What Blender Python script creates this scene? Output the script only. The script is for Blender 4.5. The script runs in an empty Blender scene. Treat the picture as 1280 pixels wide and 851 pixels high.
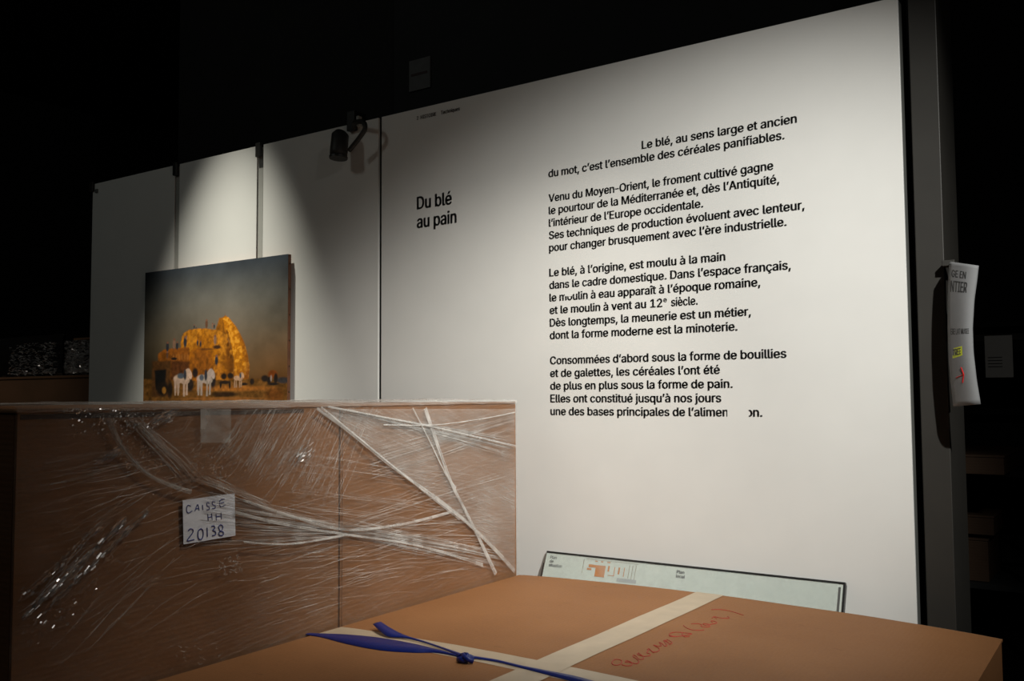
import bpy, bmesh, math, random
import numpy as np
from mathutils import Vector, Matrix, noise
from math import sin, cos, radians, pi, sqrt, exp

SC = bpy.context.scene
COL = SC.collection
RND = random.Random(7)

# ------------------------------------------------------------------ camera
# world: x runs right along the display wall (its face is y = 0), the room is y < 0, z is up
EYE = 1.60
FPX = 1161.0                       # focal length in pixels of a 1280 wide frame
YAW, PITCH, ROLL = radians(34.404), radians(3.363), -0.00613
CPOS = Vector((0.0, -3.5, EYE))
fw = Vector((-sin(YAW) * cos(PITCH), cos(YAW) * cos(PITCH), sin(PITCH)))
r0 = Vector((cos(YAW), sin(YAW), 0.0))
u0 = r0.cross(fw)
rt = r0 * cos(ROLL) + u0 * sin(ROLL)
up = u0 * cos(ROLL) - r0 * sin(ROLL)
cd = bpy.data.cameras.new('camera')
cam = bpy.data.objects.new('camera', cd)
COL.objects.link(cam)
cam.matrix_world = Matrix.Translation(CPOS) @ Matrix((rt, up, -fw)).transposed().to_4x4()
cd.sensor_width = 36.0
cd.lens = FPX / 1280 * 36
cd.clip_start = 0.05
SC.camera = cam


def ray(x, y):
    return fw + rt * ((x - 640) / FPX) - up * ((y - 425.5) / FPX)


def on(x, y, axis, val):
    """point of the real plane (axis = val) measured at pixel x, y of the photograph"""
    d = ray(x, y)
    t = (val - CPOS[axis]) / d[axis]
    return CPOS + d * t


# ------------------------------------------------------------------ light
w = bpy.data.worlds.new('world')
SC.world = w
w.use_nodes = True
w.node_tree.nodes['Background'].inputs[0].default_value = (0.75, 0.85, 0.8, 1)
w.node_tree.nodes['Background'].inputs[1].default_value = 0.0


def spot(name, loc, target, watts, angle, blend, color, radius=0.03):
    l = bpy.data.lights.new(name, 'SPOT')
    l.energy = watts
    l.spot_size = radians(angle)
    l.spot_blend = blend
    l.color = color
    l.shadow_soft_size = radius
    o = bpy.data.objects.new(name, l)
    COL.objects.link(o)
    o.location = loc
    o.rotation_euler = (Vector(target) - Vector(loc)).to_track_quat('-Z', 'Y').to_euler()
    return o


spot('painting_spotlight', (-4.281, -0.856, 5.0), (-4.501, 0.0, -2.767), 1200, 38.7, 1.0, (1.0, 0.97, 0.84))
spot('text_spotlight', (1.178, -2.717, 3.84), (-1.734, 0.0, 1.363), 842, 45.8, 1.0, (1.0, 0.985, 0.93))
spot('crate_spotlight', (-1.136, -0.90, 3.409), (-8.523, 0.0, -8.181), 146, 75.7, 0.97, (1.0, 0.95, 0.86))
spot('far_left_fill_spot', (-8.9, -2.6, 4.2), (-7.6, 0.3, 1.8), 60, 36, 1.0, (1.0, 0.9, 0.78))  # added unseen fill, brightens the crate and wrapped stack at the far left

dl = bpy.data.lights.new('left_fill_light', 'POINT')  # added soft fill out of view, lifts the dark left panels
dl.energy = 24
dl.shadow_soft_size = 0.3
dl.color = (0.95, 1.0, 0.93)
do = bpy.data.objects.new('left_fill_light', dl)
COL.objects.link(do)
do.location = (-4.9, -4.2, 4.7)

SC.view_settings.view_transform = 'Standard'
SC.view_settings.look = 'None'
SC.view_settings.exposure = 0.0
SC.view_settings.gamma = 1.0
SC.view_settings.use_curve_mapping = False


pl = bpy.data.lights.new('glint_fill_light', 'POINT')  # added unseen point light, gives the film its glints and some ambient
pl.energy = 18
pl.shadow_soft_size = 0.02
pl.color = (1.0, 0.96, 0.9)
po = bpy.data.objects.new('glint_fill_light', pl)
COL.objects.link(po)
po.location = (1.5, -2.9, 3.9)


# ------------------------------------------------------------------ materials
def mat(name, color, rough=0.6, var=0.0, scale=8.0, bump=0.0, spec=0.5, metal=0.0, stretch=(1, 1, 1), color2=None, detail=6):
    m = bpy.data.materials.new(name)
    m.use_nodes = True
    nt = m.node_tree
    b = nt.nodes['Principled BSDF']
    b.inputs['Base Color'].default_value = (*color, 1)
    b.inputs['Roughness'].default_value = rough
    b.inputs['Metallic'].default_value = metal
    b.inputs['Specular IOR Level'].default_value = spec
    tc = nt.nodes.new('ShaderNodeTexCoord')
    mp = nt.nodes.new('ShaderNodeMapping')
    mp.inputs['Scale'].default_value = stretch
    nt.links.new(tc.outputs['Object'], mp.inputs[0])
    nz = nt.nodes.new('ShaderNodeTexNoise')
    nz.inputs['Scale'].default_value = scale
    nz.inputs['Detail'].default_value = detail
    nt.links.new(mp.outputs[0], nz.inputs['Vector'])
    rp = nt.nodes.new('ShaderNodeValToRGB')
    rp.color_ramp.elements[0].position = 0.3
    rp.color_ramp.elements[1].position = 0.7
    c2 = color2 or tuple(c * (1 - var) for c in color)
    rp.color_ramp.elements[0].color = (*c2, 1)
    rp.color_ramp.elements[1].color = (*color, 1)
    nt.links.new(nz.outputs[0], rp.inputs[0])
    nt.links.new(rp.outputs[0], b.inputs['Base Color'])
    if bump:
        bp = nt.nodes.new('ShaderNodeBump')
        bp.inputs['Strength'].default_value = bump
        bp.inputs['Distance'].default_value = 0.002
        nt.links.new(nz.outputs[0], bp.inputs['Height'])
        nt.links.new(bp.outputs[0], b.inputs['Normal'])
    return m


def cardboard(name, col, dark, flute_axis, scuffs=0.35):
    m = bpy.data.materials.new(name)
    m.use_nodes = True
    nt = m.node_tree
    N, Lk = nt.nodes.new, nt.links.new
    b = nt.nodes['Principled BSDF']
    b.inputs['Roughness'].default_value = 0.62
    b.inputs['Specular IOR Level'].default_value = 0.18
    tc = N('ShaderNodeTexCoord')
    n1 = N('ShaderNodeTexNoise'); n1.inputs['Scale'].default_value = 3.2; n1.inputs['Detail'].default_value = 7
    Lk(tc.outputs['Object'], n1.inputs['Vector'])
    n2 = N('ShaderNodeTexNoise'); n2.inputs['Scale'].default_value = 160; n2.inputs['Detail'].default_value = 4
    Lk(tc.outputs['Object'], n2.inputs['Vector'])
    mx = N('ShaderNodeMix'); mx.data_type = 'RGBA'
    mx.inputs[6].default_value = (*dark, 1); mx.inputs[7].default_value = (*col, 1)
    r1 = N('ShaderNodeMapRange'); r1.inputs[1].default_value = 0.3; r1.inputs[2].default_value = 0.62
    Lk(n1.outputs[0], r1.inputs[0]); Lk(r1.outputs[0], mx.inputs[0])
    mx2 = N('ShaderNodeMix'); mx2.data_type = 'RGBA'; mx2.blend_type = 'MULTIPLY'
    mx2.inputs[0].default_value = 0.35
    Lk(mx.outputs[2], mx2.inputs[6])
    r2 = N('ShaderNodeMapRange'); r2.inputs[1].default_value = 0.3; r2.inputs[2].default_value = 0.7; r2.inputs[3].default_value = 0.7; r2.inputs[4].default_value = 1.1
    Lk(n2.outputs[0], r2.inputs[0]); Lk(r2.outputs[0], mx2.inputs[7])
    # scuffs and grime spots
    mp = N('ShaderNodeMapping'); mp.inputs['Scale'].default_value = (3, 9, 9)
    mp.inputs['Rotation'].default_value = (0, 0, 0.4)
    Lk(tc.outputs['Object'], mp.inputs[0])
    n3 = N('ShaderNodeTexNoise'); n3.inputs['Scale'].default_value = 1.6; n3.inputs['Detail'].default_value = 9; n3.inputs['Roughness'].default_value = 0.7
    Lk(mp.outputs[0], n3.inputs['Vector'])
    r3 = N('ShaderNodeMapRange'); r3.inputs[1].default_value = 0.64; r3.inputs[2].default_value = 0.78; r3.inputs[3].default_value = 1.0; r3.inputs[4].default_value = 1 - scuffs
    Lk(n3.outputs[0], r3.inputs[0])
    mx3 = N('ShaderNodeMix'); mx3.data_type = 'RGBA'; mx3.blend_type = 'MULTIPLY'; mx3.inputs[0].default_value = 1
    Lk(mx2.outputs[2], mx3.inputs[6]); Lk(r3.outputs[0], mx3.inputs[7])
    Lk(mx3.outputs[2], b.inputs['Base Color'])
    wv = N('ShaderNodeTexWave'); wv.bands_direction = flute_axis; wv.inputs['Scale'].default_value = 22; wv.inputs['Distortion'].default_value = 0.3
    Lk(tc.outputs['Object'], wv.inputs['Vector'])
    ad = N('ShaderNodeMath'); ad.operation = 'MULTIPLY_ADD'; ad.inputs[1].default_value = 0.25
    Lk(wv.outputs[1], ad.inputs[0]); Lk(n1.outputs[0], ad.inputs[2])
    bp = N('ShaderNodeBump'); bp.inputs['Strength'].default_value = 0.35; bp.inputs['Distance'].default_value = 0.0025
    Lk(ad.outputs[0], bp.inputs['Height']); Lk(bp.outputs[0], b.inputs['Normal'])
    return m


def film_material(name, rot_deg, base_alpha, streak_alpha, rough=0.2):
    """thin stretched plastic: clear, with milky streaks where it folds over itself"""
    m = bpy.data.materials.new(name)
    m.use_nodes = True
    nt = m.node_tree
    N, Lk = nt.nodes.new, nt.links.new
    out = nt.nodes['Material Output']
    b = nt.nodes['Principled BSDF']
    b.inputs['Base Color'].default_value = (0.72, 0.70, 0.66, 1)
    b.inputs['Roughness'].default_value = rough
    b.inputs['Specular IOR Level'].default_value = 0.8
    tc = N('ShaderNodeTexCoord')
    mp = N('ShaderNodeMapping')
    mp.inputs['Rotation'].default_value = (radians(rot_deg), 0, 0)
    mp2 = N('ShaderNodeMapping')
    mp2.inputs['Scale'].default_value = (1, 2.2, 64)
    Lk(tc.outputs['Object'], mp.inputs[0]); Lk(mp.outputs[0], mp2.inputs[0])
    n = N('ShaderNodeTexNoise'); n.inputs['Scale'].default_value = 2.6; n.inputs['Detail'].default_value = 8
    n.inputs['Roughness'].default_value = 0.65; n.inputs['Distortion'].default_value = 0.35
    Lk(mp2.outputs[0], n.inputs['Vector'])
    big = N('ShaderNodeTexNoise'); big.inputs['Scale'].default_value = 3.0; big.inputs['Detail'].default_value = 3
    Lk(tc.outputs['Object'], big.inputs['Vector'])
    r = N('ShaderNodeMapRange'); r.inputs[1].default_value = 0.47; r.inputs[2].default_value = 0.78
    r.inputs[3].default_value = base_alpha; r.inputs[4].default_value = streak_alpha
    Lk(n.outputs[0], r.inputs[0])
    mu = N('ShaderNodeMapRange'); mu.inputs[1].default_value = 0.35; mu.inputs[2].default_value = 0.65; mu.inputs[3].default_value = 0.35; mu.inputs[4].default_value = 1.0
    Lk(big.outputs[0], mu.inputs[0])
    ml = N('ShaderNodeMath'); ml.operation = 'MULTIPLY'
    Lk(r.outputs[0], ml.inputs[0]); Lk(mu.outputs[0], ml.inputs[1])
    bp = N('ShaderNodeBump'); bp.inputs['Strength'].default_value = 0.9; bp.inputs['Distance'].default_value = 0.004
    Lk(n.outputs[0], bp.inputs['Height']); Lk(bp.outputs[0], b.inputs['Normal'])
    tr = N('ShaderNodeBsdfTransparent')
    mx = N('ShaderNodeMixShader')
    Lk(ml.outputs[0], mx.inputs[0]); Lk(tr.outputs[0], mx.inputs[1]); Lk(b.outputs[0], mx.inputs[2])
    Lk(mx.outputs[0], out.inputs[0])
    return m


def clear_material(name, alpha, color=(0.8, 0.78, 0.74), rough=0.12, spec=1.0, metal=0.0):
    m = bpy.data.materials.new(name)
    m.use_nodes = True
    nt = m.node_tree
    b = nt.nodes['Principled BSDF']
    b.inputs['Base Color'].default_value = (*color, 1)
    b.inputs['Roughness'].default_value = rough
    b.inputs['Specular IOR Level'].default_value = spec
    b.inputs['Metallic'].default_value = metal
    tr = nt.nodes.new('ShaderNodeBsdfTransparent')
    mx = nt.nodes.new('ShaderNodeMixShader')
    tc = nt.nodes.new('ShaderNodeTexCoord')
    n = nt.nodes.new('ShaderNodeTexNoise'); n.inputs['Scale'].default_value = 14; n.inputs['Detail'].default_value = 4
    nt.links.new(tc.outputs['Object'], n.inputs['Vector'])
    r = nt.nodes.new('ShaderNodeMapRange'); r.inputs[1].default_value = 0.35; r.inputs[2].default_value = 0.7
    r.inputs[3].default_value = alpha * 0.4; r.inputs[4].default_value = min(1, alpha * 1.6)
    nt.links.new(n.outputs[0], r.inputs[0]); nt.links.new(r.outputs[0], mx.inputs[0])
    nt.links.new(tr.outputs[0], mx.inputs[1]); nt.links.new(b.outputs[0], mx.inputs[2])
    nt.links.new(mx.outputs[0], nt.nodes['Material Output'].inputs[0])
    return m


M = dict(
    black=mat('black_paint', (0.012, 0.012, 0.012), 0.85, 0.4, 2),
    blackwall=mat('black_wall_paint', (0.016, 0.017, 0.018), 0.8, 0.3, 2),
    floor=mat('dark_floor', (0.03, 0.028, 0.025), 0.6, 0.4, 3),
    panel=mat('white_panel_paint', (0.80, 0.80, 0.77), 0.38, 0.035, 5, 0.03, spec=0.4),
    panel_edge=mat('panel_edge_grey', (0.13, 0.135, 0.125), 0.6, 0.15, 6),
    post=mat('grey_post', (0.42, 0.42, 0.39), 0.5, 0.1, 8),
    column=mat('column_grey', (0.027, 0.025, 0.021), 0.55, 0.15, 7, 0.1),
    ink=mat('grey_lettering', (0.14, 0.14, 0.138), 0.5, 0.1, 30),
    inkfaint=mat('faint_lettering', (0.16, 0.12, 0.105), 0.6, 0.1, 30),
    card=cardboard('crate_cardboard', (0.235, 0.108, 0.046), (0.20, 0.090, 0.037), 'Z', 0.2),
    card2=cardboard('box_cardboard', (0.285, 0.130, 0.052), (0.255, 0.114, 0.045), 'X', 0.5),
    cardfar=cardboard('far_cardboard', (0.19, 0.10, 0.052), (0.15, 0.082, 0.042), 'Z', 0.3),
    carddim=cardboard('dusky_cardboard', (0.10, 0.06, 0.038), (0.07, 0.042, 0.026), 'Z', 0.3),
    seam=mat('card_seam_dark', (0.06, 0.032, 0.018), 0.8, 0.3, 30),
    tape=mat('cream_paper_tape', (0.50, 0.40, 0.28), 0.42, 0.16, 14, 0.3, stretch=(1, 1, 1)),
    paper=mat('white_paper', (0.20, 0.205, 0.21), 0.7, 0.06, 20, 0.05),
    paperblue=mat('label_paper', (0.80, 0.83, 0.90), 0.6, 0.12, 30, 0.2),
    bluepen=mat('blue_marker', (0.02, 0.035, 0.24), 0.6, 0.3, 60),
    redpen=mat('red_marker', (0.40, 0.03, 0.02), 0.6, 0.25, 60),
    blue=mat('blue_strap_plastic', (0.004, 0.017, 0.18), 0.40, 0.35, 200, 0.4, stretch=(1, 1, 1)),
    glasspan=mat('map_print_paper', (0.55, 0.60, 0.55), 0.18, 0.03, 8),
    metal=mat('dark_frame_metal', (0.05, 0.05, 0.05), 0.35, 0.2, 12, metal=0.6),
    steel=mat('brushed_steel_edge', (0.55, 0.56, 0.54), 0.3, 0.1, 12, metal=0.9),
    orange=mat('orange_map_ink', (0.50, 0.17, 0.02), 0.5, 0.1, 30),
    canvas=mat('canvas_edge_wood', (0.20, 0.075, 0.03), 0.6, 0.35, 18),
    lamp=mat('black_lamp_housing', (0.02, 0.02, 0.018), 0.45, 0.2, 8),
    redink=mat('red_arrow_ink', (0.6, 0.01, 0.01), 0.5, 0.1, 30),
    hilite=mat('yellow_highlight', (0.55, 0.62, 0.03), 0.6, 0.1, 30),
    film=film_material('stretch_film_sheet', -8, 0.02, 0.24),
    film2=film_material('stretch_film_second', 40, 0.01, 0.12),
    strand=clear_material('film_strand', 0.24, (0.88, 0.86, 0.82), rough=0.2),
    fold=clear_material('film_fold', 0.36, (0.88, 0.86, 0.82), rough=0.25),
    patch=clear_material('film_patch', 0.22, (0.8, 0.8, 0.76), rough=0.3),
    glint=clear_material('film_glint', 0.26, (0.85, 0.85, 0.85), rough=0.15, metal=0.8),
    topfilm=film_material('film_over_top', 5, 0.28, 0.55, 0.3),
    layer=film_material('film_layer', 20, 0.26, 0.52, 0.3),
    haze=film_material('film_layered', 32, 0.12, 0.42),
    wrink=clear_material('film_wrinkle', 0.16, rough=0.10),
    blackfilm=mat('black_wrap_film', (0.01, 0.01, 0.01), 0.12, 0.2, 12, 1.0, spec=1.0, stretch=(1, 1, 3)),
)


# ------------------------------------------------------------------ helpers
def mesh_obj(name, verts, faces, m, parent=None, smooth=False):
    me = bpy.data.meshes.new(name)
    me.from_pydata([tuple(v) for v in verts], [], faces)
    if smooth:
        me.polygons.foreach_set('use_smooth', [True] * len(me.polygons))
    me.materials.append(m)
    o = bpy.data.objects.new(name, me)
    COL.objects.link(o)
    if parent:
        o.parent = parent
        o.matrix_parent_inverse = Matrix.Identity(4)
        o.location = -abs_loc(parent)
    return o


def abs_loc(o):
    v = Vector(o.location)
    while o.parent:
        o = o.parent
        v += Vector(o.location)
    return v


def tag(o, label=None, cat=None, group=None, kind=None):
    if label: o['label'] = label
    if cat: o['category'] = cat
    if group: o['group'] = group
    if kind: o['kind'] = kind
    return o


def thing(name, loc, label, cat, group=None):
    o = bpy.data.objects.new(name, None)
    o.empty_display_size = 0.1
    COL.objects.link(o)
    o.location = loc
    return tag(o, label, cat, group)


class MB:
    """gathers shapes given in world coordinates, links them as one mesh object"""
    def __init__(s): s.v = []; s.f = []

    def add(s, vs, fs):
        n = len(s.v)
        s.v += [tuple(v) for v in vs]
        s.f += [tuple(i + n for i in f) for f in fs]
        return s

    def box(s, a, b, bev=0.0):
        bm = bmesh.new()
        bmesh.ops.create_cube(bm, size=1)
        c = [(a[i] + b[i]) / 2 for i in range(3)]
        d = [abs(b[i] - a[i]) for i in range(3)]
        for v in bm.verts:
            v.co = Vector([c[i] + v.co[i] * d[i] for i in range(3)])
        if bev:
            bmesh.ops.bevel(bm, geom=list(bm.edges), offset=bev, segments=2, affect='EDGES', profile=0.5)
        bm.verts.index_update()
        s.add([v.co.copy() for v in bm.verts], [tuple(v.index for v in f.verts) for f in bm.faces])
        bm.free()
        return s

    def tube(s, pts, r, n=8, cap=True):
        pts = [Vector(p) for p in pts]
        rs = r if isinstance(r, (list, tuple)) else [r] * len(pts)
        vs = []
        prev = None
        for i, p in enumerate(pts):
            t = (pts[min(i + 1, len(pts) - 1)] - pts[max(i - 1, 0)]).normalized()
            a = prev if prev is not None else (Vector((0, 0, 1)) if abs(t.z) < 0.9 else Vector((1, 0, 0)))
            a = (a - t * a.dot(t)).normalized()
            prev = a
            b = t.cross(a)
            for k in range(n):
                q = 2 * pi * k / n
                vs.append(p + (a * cos(q) + b * sin(q)) * rs[i])
        fs = []
        for i in range(len(pts) - 1):
            for k in range(n):
                fs.append((i * n + k, i * n + (k + 1) % n, (i + 1) * n + (k + 1) % n, (i + 1) * n + k))
        if cap:
            fs.append(tuple(range(n - 1, -1, -1)))
            fs.append(tuple((len(pts) - 1) * n + k for k in range(n)))
        return s.add(vs, fs)

    def ribbon(s, pts, side, w):
        """flat strip along pts; side: vector (or list), w: width (or list)"""
        vs = []
        for i, p in enumerate(pts):
            sd = side[i] if isinstance(side, list) else side
            ww = w[i] if isinstance(w, list) else w
            vs += [Vector(p) - sd * ww / 2, Vector(p) + sd * ww / 2]
        return s.add(vs, [(2 * i, 2 * i + 1, 2 * i + 3, 2 * i + 2) for i in range(len(pts) - 1)])

    def build(s, name, m, parent=None, smooth=False):
        return mesh_obj(name, s.v, s.f, m, parent, smooth)


def box_obj(name, a, b, m, parent=None, bev=0.002):
    return MB().box(a, b, bev).build(name, m, parent)


def catmull(P, n=8):
    P = [Vector(p) for p in P]
    Q = [P[0]] + P + [P[-1]]
    out = []
    for i in range(1, len(Q) - 2):
        for k in range(n):
            t = k / n
            a, b, c, d = Q[i - 1], Q[i], Q[i + 1], Q[i + 2]
            out.append(0.5 * ((2 * b) + (c - a) * t + (2 * a - 5 * b + 4 * c - d) * t * t + (3 * b - a - 3 * c + d) * t ** 3))
    out.append(P[-1])
    return out


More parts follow.
